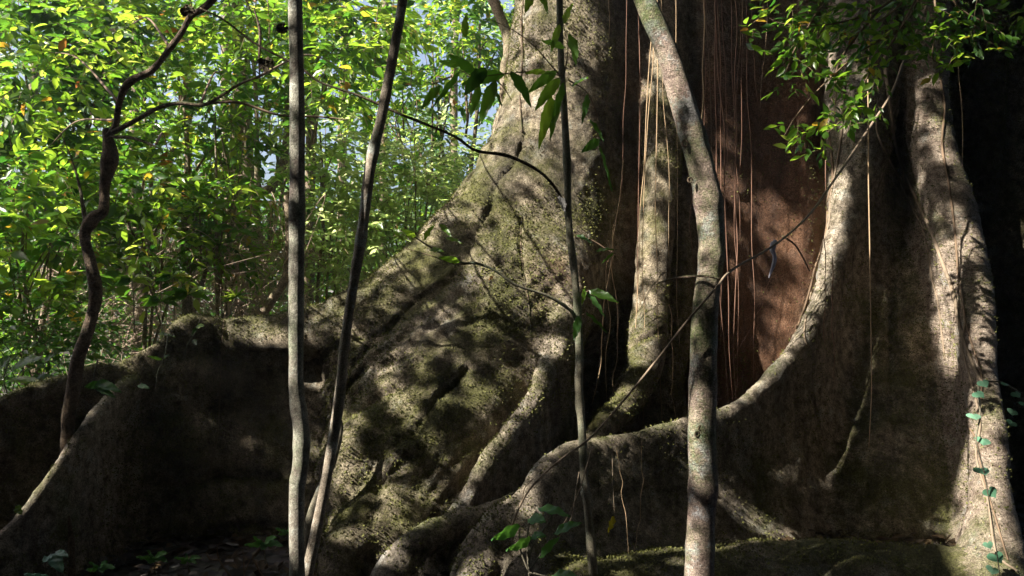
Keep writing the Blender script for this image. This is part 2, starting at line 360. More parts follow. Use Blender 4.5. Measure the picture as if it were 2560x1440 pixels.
# 5 swooping buttress
prim([(2165, -60, 7.75, .36), (2160, 150, 7.6, .34), (2150, 330, 7.45, .30), (2128, 480, 7.3, .22), (2098, 600, 7.05, .14), (2064, 720, 6.75, .10), (2017, 826, 6.5, .08), (1970, 896, 6.3, .075), (1902, 969, 6.08, .07), (1824, 1034, 5.88, .066),
      (1720, 1065, 5.68, .062), (1600, 1095, 5.5, .06), (1500, 1113, 5.38, .065), (1425, 1127, 5.28, .075), (1383, 1156, 5.18, .085), (1352, 1215, 5.05, .09), (1330, 1290, 4.92, .09), (1308, 1390, 4.78, .095), (1290, 1500, 4.62, .09)],
     'curtain', 5, .06, nz=lambda Q: .03*fbm(Q*np.array((2.2, 2.2, 1.6)), 3, 51), flare=.22)
prim([(1480, 1500, 4.7, .22), (1700, 1500, 4.95, .30), (1950, 1500, 5.1, .36), (2200, 1500, 5.15, .38), (2400, 1500, 5.1, .30)], 'tube', 9, .3, nz=lambda Q: .05*fbm(Q*np.array((2.4, 2.4, 2.4)), 3, 73))
# 6 low roots
prim([(1372, 1190, 5.15, .10), (1320, 1265, 5.02, .12), (1250, 1325, 4.9, .13), (1205, 1380, 4.8, .13), (1180, 1450, 4.7, .13), (1165, 1560, 4.6, .13)], 'tube', 6, .06, nz=lambda Q: .015*fbm(Q*6, 2, 6))
prim([(1345, 1215, 5.25, .05), (1270, 1262, 5.2, .065), (1180, 1302, 5.1, .085), (1090, 1335, 5.0, .10), (1020, 1385, 4.88, .11), (975, 1440, 4.78, .11), (950, 1530, 4.68, .12)], 'tube', 6, .05, nz=lambda Q: .015*fbm(Q*6, 2, 6))
# 7 right buttress
prim([(2305, -60, 7.6, .24), (2312, 120, 7.45, .22), (2318, 260, 7.3, .20), (2345, 420, 7.1, .20), (2385, 560, 6.85, .20), (2415, 700, 6.55, .185), (2440, 850, 6.25, .15), (2458, 980, 5.95, .12), (2470, 1100, 5.7, .12), (2475, 1230, 5.45, .13), (2478, 1350, 5.2, .17), (2480, 1480, 4.95, .22)],
     'curtain', 7, .06, nz=lambda Q: .03*fbm(Q*np.array((2.5, 2.5, 1.2)), 3, 61), flare=.10)
# 8 left root
prim([(330, 960, 5.95, .07), (262, 1010, 5.6, .06), (212, 1078, 5.35, .052), (165, 1142, 5.15, .05), (112, 1217, 5.0, .048), (55, 1292, 4.85, .048), (0, 1350, 4.75, .05), (-90, 1430, 4.55, .05)], 'curtain', 8, .05, nz=lambda Q: .02*fbm(Q*5, 2, 6), flare=.08)
# 9 dark foot between the two right buttresses
prim([(2230, 0, 8.6, .60), (2225, 500, 8.2, .62), (2215, 900, 7.5, .70), (2200, 1250, 6.9, .80), (2190, 1450, 6.6, .9)], 'tube', 9, .2, nz=lambda Q: .07*fbm(Q*np.array((2.4, 2.4, .7)), 3, 71))
prim([(2620, 0, 8.4, .7), (2640, 700, 7.9, .7), (2680, 1300, 7.2, .8)], 'tube', 0, .2, nz=lambda Q: .07*fbm(Q*np.array((2.4, 2.4, .7)), 3, 72))

# ---------------- carve two small hollows in the long buttress
def carve(px, py, Y, r, sy=1.):
    c = at(px, py, Y); s = box(c-r*2, c+r*2, 0.05); X, Y_, Z = coords(s)
    d = np.sqrt(((X-c[0])/1.9)**2+(Y_-c[1])**2+(Z-c[2])**2)-r
    D[s] = np.maximum(D[s], -d)
carve(395, 962, 6.02, .07)
# ---------------- surface nets
D[0] = np.maximum(D[0], .01); D[-1] = np.maximum(D[-1], .01); D[:, 0] = np.maximum(D[:, 0], .01); D[:, -1] = np.maximum(D[:, -1], .01)
D[:, :, 0] = np.maximum(D[:, :, 0], .01); D[:, :, -1] = np.maximum(D[:, :, -1], .01)
def surface_nets(D):
    neg = D < 0
    c = np.zeros(np.array(D.shape)-1, dtype=np.int8)
    for a in (0, 1):
        for b in (0, 1):
            for e in (0, 1):
                c += neg[a:neg.shape[0]-1+a, b:neg.shape[1]-1+b, e:neg.shape[2]-1+e]
    I = np.stack(np.nonzero((c > 0) & (c < 8)), 1)
    idx = np.full(c.shape, -1, dtype=np.int32); idx[I[:, 0], I[:, 1], I[:, 2]] = np.arange(len(I))
    corner = {o: D[I[:, 0]+o[0], I[:, 1]+o[1], I[:, 2]+o[2]] for o in [(a, b, e) for a in (0, 1) for b in (0, 1) for e in (0, 1)]}
    acc = np.zeros((len(I), 3)); cnt = np.zeros(len(I))
    for o in corner:
        for axn in range(3):
            if o[axn]: continue
            q = list(o); q[axn] = 1; q = tuple(q)
            v0, v1 = corner[o], corner[q]; m = (v0 < 0) != (v1 < 0)
            t = v0[m]/(v0[m]-v1[m]); p = np.tile(np.array(o, float), (m.sum(), 1)); p[:, axn] = t
            acc[m] += p; cnt[m] += 1
    V = LO+(I+acc/cnt[:, None])*VOX
    Fs = []
    for axn in range(3):
        sl0 = [slice(1, -1)]*3; sl1 = [slice(1, -1)]*3
        sl0[axn] = slice(0, -1); sl1[axn] = slice(1, None)
        A, B = neg[tuple(sl0)], neg[tuple(sl1)]
        for flip in (False, True):
            m = (A & ~B) if not flip else (~A & B)
            J = np.stack(np.nonzero(m), 1)+1; J[:, axn] -= 1
            u, v = [(1, 2), (2, 0), (0, 1)][axn]
            def g(du, dv):
                K = J.copy(); K[:, u] -= du; K[:, v] -= dv; return idx[K[:, 0], K[:, 1], K[:, 2]]
            q = np.stack([g(1, 1), g(0, 1), g(0, 0), g(1, 0)], 1)
            if flip: q = q[:, ::-1]
            Fs.append(q)
    Fq = np.vstack(Fs); Fq = Fq[(Fq >= 0).all(1)]
    part = IDm[I[:, 0], I[:, 1], I[:, 2]]
    return V, Fq, part
GV, GF, GP = surface_nets(D)
del D, BEST, IDm
# drop what can never be seen or cast anything: faces low under the ground
def vnormals(V, Fq):
    n = np.cross(V[Fq[:, 2]]-V[Fq[:, 0]], V[Fq[:, 3]]-V[Fq[:, 1]]); N_ = np.zeros_like(V)
    for k in range(4): 
        for c_ in range(3): N_[:, c_] += np.bincount(Fq[:, k], n[:, c_], len(V))
    return N_/(np.linalg.norm(N_, axis=1)[:, None]+1e-9)
# light smoothing of the voxel steps
def lap(V, Fq, it=2, w=.5):
    for _ in range(it):
        s = np.zeros_like(V); c = np.zeros(len(V))
        for k in range(4):
            a = Fq[:, k]
            for b in (Fq[:, (k+1) % 4], Fq[:, (k+3) % 4]):
                for q in range(3): s[:, q] += np.bincount(a, V[b][:, q], len(V))
                c += np.bincount(a, None, len(V))
        V = V*(1-w)+w*s/np.maximum(c, 1)[:, None]
    return V
GV = lap(GV, GF, 3)
GN = vnormals(GV, GF)
# ---------------- cracks, pressed into the surface along lines traced over it
bvh = BVHTree.FromPolygons([tuple(v) for v in GV.tolist()], GF.tolist())
CAM = Vector((0, 0, CAMZ))
def cast(px, py):
    d_ = Vector(((px-1280)/F_PX, 1, (720-py)/F_PX)).normalized()
    h = bvh.ray_cast(CAM, d_, 30)
    return h[0], h[1]
def press(line, w, depth):
    L = smooth_poly(np.array(line, float), 10); P = []
    for a, b in L:
        h, n = cast(a, b)
        if h is not None: P.append(tuple(h))
    if len(P) < 2: return
    P = np.array(P); lo = P.min(0)-w*3; hi = P.max(0)+w*3
    m = np.nonzero(((GV > lo) & (GV < hi)).all(1))[0]; Q = GV[m]; best = np.full(len(Q), 9.)
    for i in range(len(P)-1):
        a, b = P[i], P[i+1]; ab = b-a
        if np.linalg.norm(ab) > .3: continue
        t = np.clip((Q-a)@ab/(ab@ab+1e-9), 0, 1); best = np.minimum(best, np.linalg.norm(Q-a-t[:, None]*ab, axis=1))
    GV[m] -= GN[m]*(depth*np.exp(-(best/w)**2))[:, None]
for line, w, dp in [([(1315, 0), (1305, 120), (1325, 260), (1295, 390), (1240, 460), (1225, 520), (1180, 600), (1165, 660)], .02, .03),
                    ([(1165, 660), (1120, 700), (1030, 760), (960, 830), (880, 850), (845, 860)], .018, .028),
                    ([(1305, 540), (1300, 600), (1312, 700)], .02, .035),
                    ([(845, 860), (770, 910), (700, 890), (590, 884), (565, 840), (560, 800)], .022, .035),
                    ([(1150, 640), (1130, 690), (1080, 745)], .02, .03),
                    ([(1560, 880), (1600, 850), (1640, 835), (1690, 812)], .02, .035),
                    ([(1030, 1090), (1080, 1010), (1170, 920)], .035, .05), ([(880, 1040), (930, 1000), (1010, 960)], .04, .05),
                    ([(850, 1010), (868, 960), (900, 925)], .035, .06),
                    ([(930, 1290), (940, 1220), (990, 1170), (1020, 1140)], .05, .06),
                    ([(520, 1330), (620, 1310), (720, 1325)], .035, .04), ([(440, 1215), (560, 1190), (690, 1200)], .04, .04),
                    ([(2280, 200), (2275, 300), (2262, 420)], .025, .05), ([(2330, 520), (2300, 600)], .03, .03), ([(2325, 520), (2370, 560), (2395, 640)], .02, .03),
                    ([(1500, 1235), (1620, 1225), (1720, 1240)], .02, .02), ([(2230, 700), (2225, 900), (2245, 1150)], .03, .04), ([(2330, 730), (2385, 690), (2400, 650)], .015, .02)]:
    press(line, w, dp)
# small scale relief of the bark itself
GN = vnormals(GV, GF)
GV += GN*(.012*fbm(GV*9., 3, 81)+.006*fbm(GV*22., 2, 85))[:, None]
GN = vnormals(GV, GF)
red = np.isin(GP, (0, 4)).astype(float)
red = np.where(GP == 4, .05, red)*np.clip((GV[:, 0]-.95)/.35, 0, 1)*np.clip((3.9-GV[:, 0])/.8, 0, 1)*(np.clip((4.9-GV[:, 2])/1.2, .55, 1))
red = np.maximum(red, .6*np.clip(1-np.abs(topx(GV)[0]-1400)/90, 0, 1)*(GV[:, 2] < 2.1)*(GV[:, 1] > 5.6)*(GP != 3))
for _ in range(12):
    s_ = np.zeros(len(GV)); c_ = np.zeros(len(GV))
    for k in range(4):
        s_ += np.bincount(GF[:, k], red[GF[:, (k+1) % 4]]+red[GF[:, k-1]], len(GV)); c_ += 2*np.bincount(GF[:, k], None, len(GV))
    red = s_/np.maximum(c_, 1)
giant = empty('buttress_tree', at(1700, 1440, 7.6)*np.array((1, 1, 0)), 'giant old rainforest tree with tall mossy buttress roots spreading across the whole view', 'tree')
fp = GP[GF[:, 0]]
PL = {1: 'long low plank buttress with a wavy mossy rim reaching to the left edge', 2: 'broad wrinkled lobe with sun dapples', 3: 'thin curved ridge on the right flank of the lobe',
      4: 'sunlit fluted column with a foot bending left', 5: 'smooth swooping buttress with bright rim and dark face', 6: 'low rounded roots winding forward', 7: 'tall sunlit buttress wound with vines', 8: 'short root slanting down to the left', 9: 'dark bulging foot between the two right buttresses'}
for k in range(10):
    f = GF[fp == k]
    if len(f) < 50: continue
    u, inv = np.unique(f, return_inverse=True)
    o = mesh_obj('trunk' if k == 0 else 'buttress_root', GV[u], [inv.reshape(-1, 4)], M['ringed'] if k == 7 else M['smooth'] if k in (3, 5, 6, 8) else M['giant'], giant, attrs={'red': ('POINT', red[u])}, normals=GN[u])
    if k: o['label'] = PL[k]
bvh = BVHTree.FromPolygons([tuple(v) for v in GV.tolist()], GF.tolist())
# the trunk above the picture
mb = MB(); zz = np.linspace(5.15, 13, 20); aa = np.linspace(0, 2*np.pi, 64, endpoint=False)
Vt = []
for z in zz:
    s = 1-.035*(z-5); fl = 1+.05*np.sin(aa*9)
    Vt += [(3.7+3.2*s*f*np.cos(a), 10.4+2.6*s*f*np.sin(a), z) for a, f in zip(aa, fl)]
i = np.arange(19)[:, None]*64; j = np.arange(64)[None]; k2 = (j+1) % 64
mb.add(np.array(Vt), np.stack([i+j, i+k2, i+64+k2, i+64+j], -1).reshape(-1, 4))
mb.build('upper_trunk', M['giant'], giant)
# ============================================================ foliage tools
T_FULL = (np.array([(0, 0, 0), (.33, 0, -.02), (.68, 0, -.07), (1, 0, -.17), (.2, .36, .05), (.5, .5, .04), (.8, .25, -.05), (.2, -.36, .05), (.5, -.5, .04), (.8, -.25, -.05)]),
          [np.array([(1, 2, 5, 4), (2, 1, 7, 8)]), np.array([(0, 1, 4), (2, 6, 5), (2, 3, 6), (1, 0, 7), (2, 8, 9), (2, 9, 3)])])
T_FAR = (np.array([(0, 0, 0), (.35, .5, .06), (.72, .36, .0), (1, 0, -.15), (.72, -.36, .0), (.35, -.5, .06)]), [np.array([(0, 3, 2, 1), (0, 5, 4, 3)])])
def unit(a): return a/(np.linalg.norm(a, axis=-1, keepdims=True)+1e-9)
def put_leaves(mb, P, A, Nn, L, W, rnd, T=T_FULL):
    A = unit(A); S_ = unit(np.cross(Nn, A)); Nz = np.cross(A, S_)
    V0, Fs = T; n = len(P)
    V = P[:, None]+(V0[None, :, 0, None]*A[:, None]+V0[None, :, 2, None]*Nz[:, None])*L[:, None, None]+V0[None, :, 1, None]*S_[:, None]*W[:, None, None]
    off = (np.arange(n)*len(V0))[:, None, None]
    base = mb.n; mb.V.append(V.reshape(-1, 3)); mb.n += n*len(V0)
    for f in Fs:
        mb.F.setdefault(f.shape[1], []).append((f[None]+off).reshape(-1, f.shape[1])+base)
        mb.A.setdefault(f.shape[1], []).append(np.repeat(rnd, len(f)))
def sprays(mb, base, dirs, L, nl, ll, lw, tilt=.55, T=T_FULL, twigs=None, tr=.0035, bias=None):
    """twigs that each carry nl leaves, left and right in turn"""
    n = len(base); dirs = unit(dirs); up = np.array((0, 0, 1.))
    t = (np.arange(nl)+.6)/nl
    P = base[:, None]+dirs[:, None]*L*t[None, :, None]; P[..., 2] -= L*.25*t[None]**2
    side = unit(np.cross(dirs, up)+1e-4)
    sg = np.where(np.arange(nl) % 2, 1., -1.)[None, :, None]
    A = dirs[:, None]*.7+side[:, None]*sg+rng.normal(0, .3, (n, nl, 3)); A[..., 2] -= .25
    A[:, -1] = dirs+rng.normal(0, .2, (n, 3))
    Nn = up+rng.normal(0, tilt, (n, nl, 3))
    if bias is not None: Nn = Nn+np.array(bias)
    r = np.clip(rng.random((n, 1))*.7+rng.random((n, nl))*.5-.1, 0, 1)
    r = np.where(rng.random((n, nl)) < .03, .96+.04*rng.random((n, nl)), r*.93)
    k = n*nl; s = rng.uniform(.45, 1.3, k)
    put_leaves(mb, P.reshape(k, 3), A.reshape(k, 3), Nn.reshape(k, 3), ll*s, lw*s, r.reshape(k), T)
    if twigs is not None:
        for i in range(n):
            Q = np.array([base[i], base[i]+dirs[i]*L*.5-[0, 0, L*.06], base[i]+dirs[i]*L-[0, 0, L*.25]])
            twigs.add(*tube(Q, (tr, tr*.8, tr*.3), 3, cap=False))
def ell(c, r, n, shell=.55):
    d = unit(rng.normal(0, 1, (n, 3))); q = rng.uniform(shell**3, 1, n)**(1/3)
    return np.array(c)+d*q[:, None]*np.array(r), d

# ============================================================ ground and off-road setting
def grid_sheet(name, x0, x1, y0, y1, nx, ny, zf, mt):
    X, Y = np.meshgrid(np.linspace(x0, x1, nx), np.linspace(y0, y1, ny), indexing='ij')
    V = np.stack([X, Y, zf(X, Y)], -1).reshape(-1, 3)
    i = np.arange(nx-1)[:, None]*ny; j = np.arange(ny-1)[None]
    o = mesh_obj(name, V, [np.stack([i+j, i+ny+j, i+ny+j+1, i+j+1], -1).reshape(-1, 4)], mt)
    return tag(o, kind='structure')
m_, nt_, N_, o_ = mat('leaf litter soil')
tc_ = N_('TexCoord'); v_ = N_('TexVoronoi', {'Vector': (tc_, 'Object'), 'Scale': 14.}); q_ = N_('TexNoise', {'Vector': (tc_, 'Object'), 'Scale': 7., 'Detail': 8.})
c_ = N_('MixRGB', {'Fac': .5, 'Color1': ramp(N_, q_, [(.3, (.03, .02, .012)), (.7, (.10, .07, .04))]), 'Color2': N_('HueSaturation', {'Color': (v_, 'Color'), 'Saturation': .25, 'Value': .16})})
p_ = N_('BsdfPrincipled', {'Base Color': c_, 'Roughness': .9, 'Normal': N_('Bump', {'Height': (v_, 'Distance'), 'Strength': .8, 'Distance': .03})})
nt_.links.new(p_.outputs[0], o_.inputs[0]); M['soil'] = m_
def gz(x, y):
    P = np.stack([np.asarray(x, float), np.asarray(y, float), np.zeros_like(np.asarray(x, float))], -1)
    return .06*fbm(P*.9, 3, 3)-.02+np.clip(np.asarray(y)-9, 0, 60)*.025
grid_sheet('ground', -130, 130, -60, 200, 90, 90, lambda X, Y: gz(X, Y)-.05, M['soil'])
grid_sheet('forest_floor', -9, 9, 1.5, 12.5, 200, 130, lambda X, Y: gz(X, Y)+.02*fbm(np.stack([X*6, Y*6, X*0], -1), 2, 8), M['soil'])
# fallen leaves, nobody could count them
mb = MB(); n = 11000
x = rng.uniform(-5, 6, n); y = rng.uniform(3, 8.5, n); P = np.stack([x, y, gz(x, y)+.02+rng.uniform(0, .05, n)], -1)
put_leaves(mb, P, np.stack([rng.normal(0, 1, n), rng.normal(0, 1, n), rng.normal(0, .15, n)], -1), np.array((0, 0, 1.))+rng.normal(0, .6, (n, 3)), rng.uniform(.05, .15, n), rng.uniform(.03, .07, n), rng.random(n), T_FAR)
tag(mb.build('leaf_litter', leafmat('litter', [(0, (.025, .017, .01)), (.6, (.06, .04, .022)), (1, (.13, .09, .045))], [(0, (.02, .01, .005)), (1, (.1, .05, .02))], tw=.15)), kind='stuff')

# ============================================================ foreground stems
fg_targets = []                                   # (V, F, rule) used when the canopy is opened for the sun
def stem(name, pts, label, cat, mt, parent=None, sides=22, n=10, bump=.10, bs=9., seed=1, group=None, knots=(), top=None):
    pts = list(pts)
    P = np.array([list(at(*p[:3]))+[p[3]] for p in pts]); P = smooth_poly(P, n)
    r = P[:, 3]*(.74 if mt is M['gnarl'] else 1.)
    for (t, amp, w) in knots: r *= 1+amp*np.exp(-((np.linspace(0, 1, len(P))-t)/w)**2)
    V, Fq, tri = tube(P[:, :3], r, sides, bump, bs, seed)
    Vb, Fb, _ = tube(P[:, :3], r+(.07 if r.max() < .06 else 0), 8); fg_targets.append((Vb, Fb, name))
    o = mesh_obj(name, V, [Fq, tri], mt, parent)
    if parent is None: tag(o, label, cat, group)
    return o, P
# slim straight tree, its crown is above the picture
def tree_root(name, px, Y, label, cat='tree', group=None):
    p = at(px, 720, Y); return empty(name, (p[0], p[1], float(gz(p[0], p[1]))), label, cat, group)
t = tree_root('slender_tree', 742, 4.0, 'slim straight dark grey tree trunk before the low buttress')
stem('trunk', [(730, -900, 4.0, .028), (734, -300, 4.0, .032), (738, 0, 4.0, .034), (742, 220, 4.0, .037), (743, 480, 4.0, .038), (741, 700, 4.0, .037), (740, 860, 4.0, .036), (741, 980, 4.0, .037), (753, 1075, 4.0, .040), (752, 1160, 4.0, .039), (742, 1240, 4.0, .038), (742, 1450, 4.0, .039), (742, 1640, 4.0, .05)],
     None, None, M['grey'], t, seed=11, knots=((.62, .10, .02), (.7, .08, .02), (.35, .05, .01), (.8, .06, .01)))
t = tree_root('leaning_tree', 760, 4.15, 'thin lichen spotted trunk leaning right from the foot of the slim straight one')
stem('trunk', [(1130, -900, 4.15, .018), (1040, -250, 4.15, .022), (1005, 10, 4.15, .0235), (975, 180, 4.15, .026), (952, 300, 4.15, .026), (925, 420, 4.15, .029), (905, 580, 4.15, .027), (882, 720, 4.15, .025), (862, 860, 4.15, .026), (848, 1000, 4.15, .028), (822, 1160, 4.15, .028), (790, 1330, 4.15, .029), (768, 1440, 4.15, .031), (740, 1610, 4.15, .036)],
     None, None, M['leanbark'], t, seed=12, bump=.14, knots=((.36, .12, .012), (.47, .14, .012), (.62, .12, .01), (.27, .10, .01)))
t = tree_root('mossy_tree', 1755, 4.5, 'pale mossy tree trunk curving up and left before the reddish recess')
mossy = t
stem('trunk', [(1380, -900, 4.6, .052), (1530, -250, 4.55, .056), (1612, 0, 4.5, .060), (1668, 130, 4.5, .062), (1705, 255, 4.5, .070), (1745, 390, 4.5, .074), (1772, 520, 4.5, .076), (1778, 640, 4.5, .070), (1764, 780, 4.5, .074), (1757, 930, 4.5, .076), (1756, 1080, 4.5, .078), (1760, 1200, 4.5, .079), (1752, 1330, 4.5, .077), (1748, 1450, 4.5, .082), (1745, 1560, 4.5, .095)],
     None, None, M['mossbark'], t, seed=13, sides=36, bump=.12, bs=7., knots=((.42, .10, .012), (.5, .08, .01), (.66, .05, .012), (.8, .09, .012), (.88, .07, .012), (.33, .08, .01), (.58, -.05, .02)))
for (px, py, r) in ((1712, 358, .014), (1725, 450, .012), (1752, 1070, .012), (1770, 1180, .010), (1743, 1085, .012)):
    c = at(px, py, 4.43); aa = np.linspace(0, 2*np.pi, 14)
    ringp = np.array([c+np.array((r*math.cos(a_), 0, r*1.15*math.sin(a_))) for a_ in aa]); mbk = MB(); mbk.add(*tube(ringp, r*.45, 6, .3, 60, 3)); mbk.build('branch_scar', M['gnarl'], t)
# sapling in front of the lobe with two long side branches
t = sap = tree_root('sapling', 1470, 4.6, 'thin sapling with two long side branches and big pointed leaves before the lit trunk')
stem('trunk', [(1385, -400, 4.6, .014), (1398, -20, 4.6, .018), (1402, 130, 4.6, .019), (1412, 300, 4.6, .020), (1418, 420, 4.6, .021), (1422, 560, 4.6, .021), (1438, 700, 4.6, .021), (1448, 860, 4.6, .023), (1448, 980, 4.6, .023), (1456, 1090, 4.6, .022), (1460, 1190, 4.6, .022), (1472, 1300, 4.6, .025), (1484, 1440, 4.6, .029), (1490, 1560, 4.6, .034)],
     None, None, M['sap'], t, seed=14, bump=.16, knots=((.30, .2, .008), (.5, .15, .01), (.64, .2, .01), (.8, .35, .006)))
stem('branch', [(1412, 520, 4.58, .011), (1395, 480, 4.55, .011), (1350, 430, 4.5, .013), (1270, 390, 4.45, .013), (1190, 376, 4.42, .011), (1130, 338, 4.4, .010), (1000, 285, 4.36, .010), (900, 240, 4.32, .0095), (800, 205, 4.3, .009), (745, 165, 4.28, .009), (640, 110, 4.28, .008), (560, 50, 4.25, .007), (500, 20, 4.25, .006)], None, None, M['gnarl'], t, seed=15, sides=10, bump=.25, bs=20)
stem('branch', [(1440, 800, 4.58, .013), (1425, 775, 4.55, .011), (1370, 740, 4.5, .008), (1290, 712, 4.45, .0075), (1235, 675, 4.42, .0075), (1190, 658, 4.4, .008), (1150, 655, 4.38, .006), (1080, 620, 4.36, .005), (1035, 592, 4.35, .004), (985, 572, 4.35, .003)], None, None, M['sap'], t, seed=16, sides=9, bump=.25, bs=24)
for pts in ([(1190, 658, 4.4), (1140, 660, 4.4), (1080, 640, 4.4), (1010, 620, 4.4)], [(1400, 190, 4.6), (1340, 120, 4.55), (1290, 80, 4.5), (1230, 50, 4.5)], [(1405, 190, 4.6), (1350, 180, 4.5), (1280, 182, 4.4), (1190, 190, 4.35), (1130, 165, 4.3)],
            [(1455, 735, 4.6), (1475, 725, 4.58)], [(1448, 790, 4.6), (1465, 784, 4.58)], [(1420, 200, 4.6), (1470, 235, 4.58), (1500, 320, 4.55), (1492, 360, 4.5)], [(1440, 585, 4.6), (1480, 600, 4.55), (1520, 625, 4.5), (1560, 650, 4.5), (1590, 680, 4.5)],
            [(1410, 190, 4.6), (1420, 120, 4.55), (1408, 60, 4.5)], [(1240, 200, 4.4), (1260, 220, 4.38), (1280, 252, 4.38)]):
    mb = MB(); mb.tube(ats(pts), (.0045, .002), 5, 6, bump=.2, bscale=30.); mb.build('twig', M['twig'], sap)
def disc(V, ov):
    """a small round patch square to the sun at a leaf: the canopy is thinned where its beam would pass"""
    c = V.mean(0); r = .5*np.ptp(V, axis=0).max()+.05; u = unit(np.cross(SUN, (0, 0, 1.))); v = np.cross(u, SUN)
    a = np.arange(8)/8*2*np.pi; Q = c+r*(np.cos(a)[:, None]*u+np.sin(a)[:, None]*v)
    fg_targets.append((Q, np.array([(0, 1, 2, 3), (0, 3, 4, 7), (4, 5, 6, 7)]), ov))
def big_leaf(p0, p1, W, Y0, Y1=None, roll=0., droop=.12, ser=.04, nL=12):
    a = at(*p0, Y0); b = at(*p1, Y1 if Y1 else Y0); ax_ = b-a; L = np.linalg.norm(ax_); u = ax_/L
    view = unit(np.array((0, -1, .25))); s = unit(np.cross(u, view)); nn = np.cross(s, u)
    s2 = s*math.cos(roll)+nn*math.sin(roll); n2 = np.cross(s2, u)
    V = []; t = np.linspace(0, 1, nL+1)
    prof = np.sin(np.pi*np.clip(t, 0, 1)**.8)**.85*(1-t*.25)
    if ser: prof = prof*(1+ser*np.where(np.arange(nL+1) % 2, 1, -1)*2)
    for q, w_ in zip(t, prof):
        c = a+u*L*q-np.array((0, 0, 1))*L*droop*q*q+np.array((0, 0, 1))*L*droop*q*.5
        for e in (-1, -.5, 0, .5, 1):
            V.append(c+s2*e*w_*W/2+n2*(abs(e)*W*.14*w_+.006*math.sin(q*17+e*3)))
    i = np.arange(nL)[:, None]*5; j = np.arange(4)[None]
    return np.array(V), np.stack([i+j, i+j+1, i+j+6, i+j+5], -1).reshape(-1, 4)
mb = MB(); dk = MB()
LV = [((1278, 178), (1328, 262), .085, 4.4, .3, 1), ((1240, 200), (1196, 312), .085, 4.35, .1, 0), ((1262, 186), (1150, 205), .085, 4.4, .4, 1), ((1215, 170), (1160, 235), .10, 4.36, .2, 1), ((1190, 185), (1120, 130), .07, 4.35, .5, 1),
      ((1150, 180), (1082, 262), .045, 4.33, .8, 1), ((1100, 215), (1052, 270), .06, 4.33, .1, 0), ((1162, 95), (1166, 28), .055, 4.4, .3, 0), ((1150, 165), (1095, 150), .05, 4.3, .6, 0), ((1225, 210), (1255, 260), .04, 4.38, .5, 1), ((1200, 215), (1175, 290), .06, 4.33, .4, 0),
      ((1392, 178), (1318, 228), .075, 4.55, .3, 0), ((1400, 195), (1336, 272), .085, 4.55, .1, 0), ((1380, 240), (1346, 368), .080, 4.55, .2, 0), ((1400, 232), (1375, 345), .07, 4.58, -.3, 0), ((1412, 120), (1352, 98), .05, 4.5, .4, 0), ((1400, 60), (1376, 130), .05, 4.5, .2, 0), ((1408, 60), (1432, 5), .05, 4.5, .2, 0),
      ((1330, -10), (1312, 30), .06, 4.5, .1, 0), ((1350, -20), (1370, 30), .05, 4.5, .1, 0), ((1425, 85), (1440, 158), .085, 4.5, .5, 1), ((1410, 205), (1380, 300), .06, 4.5, .6, 0), ((1365, 180), (1310, 180), .04, 4.5, .3, 0),
      ((1470, 235), (1455, 305), .05, 4.55, .4, 1), ((1500, 350), (1452, 378), .065, 4.5, .3, 1), ((1498, 365), (1530, 470), .035, 4.5, .9, 1), ((1475, 300), (1510, 350), .04, 4.5, .5, 1), ((1430, 215), (1470, 190), .04, 4.5, .7, 1),
      ((1472, 726), (1546, 752), .07, 4.58, .2, 0), ((1470, 735), (1512, 788), .05, 4.56, .5, 1), ((1462, 722), (1455, 760), .035, 4.56, .3, 0), ((1448, 790), (1434, 850), .06, 4.55, .2, 1), ((1465, 782), (1518, 828), .035, 4.56, .6, 1),
      ((1490, 628), (1535, 620), .028, 4.5, .4, 0), ((1535, 632), (1505, 655), .02, 4.5, .4, 0), ((1442, 588), (1480, 605), .04, 4.5, .5, 1),
      ((1040, 592), (1000, 570), .04, 4.35, .3, 0), ((1150, 655), (1095, 640), .045, 4.35, .3, 0), ((1115, 595), (1155, 605), .03, 4.38, .3, 0), ((1060, 600), (1085, 560), .045, 4.35, .3, 0), ((1098, 560), (1130, 590), .04, 4.35, .3, 0), ((1075, 625), (1110, 625), .035, 4.36, .2, 0), ((985, 572), (1010, 600), .04, 4.35, .3, 0)]
for p0, p1, W, Y, rl, d_ in LV:
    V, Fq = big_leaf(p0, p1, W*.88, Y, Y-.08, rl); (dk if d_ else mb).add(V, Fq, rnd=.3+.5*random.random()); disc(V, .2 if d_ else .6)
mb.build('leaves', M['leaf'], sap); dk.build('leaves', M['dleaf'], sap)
# extra small leaves that hang from the long upper branch
# gnarled tree on the left
gn = tree_root('gnarled_tree', 172, 5.3, 'crooked dark tree on the far left with kinked trunk and forked branches')
stem('trunk', [(180, 1440, 5.3, .05), (168, 1280, 5.3, .052), (165, 1130, 5.3, .052), (178, 1000, 5.3, .058), (195, 900, 5.3, .058), (222, 820, 5.3, .052), (238, 740, 5.3, .058), (226, 660, 5.3, .050), (212, 590, 5.3, .048), (232, 548, 5.3, .056), (258, 525, 5.3, .046), (262, 460, 5.3, .046), (276, 390, 5.3, .062), (268, 335, 5.3, .040), (262, 322, 5.3, .02)],
     None, None, M['gnarl'], gn, seed=17, sides=26, bump=.28, bs=8, knots=((.62, .15, .015), (.84, .12, .02)))
stem('branch', [(270, 345, 5.3, .035), (290, 310, 5.28, .030), (300, 250, 5.25, .030), (325, 205, 5.2, .034), (380, 175, 5.15, .028), (425, 120, 5.1, .027), (455, 80, 5.1, .024), (478, 40, 5.1, .028), (510, 20, 5.05, .030), (560, -30, 5.0, .026), (640, -120, 5.0, .02)], None, None, M['gnarl'], gn, seed=18, sides=14, bump=.25, bs=12)
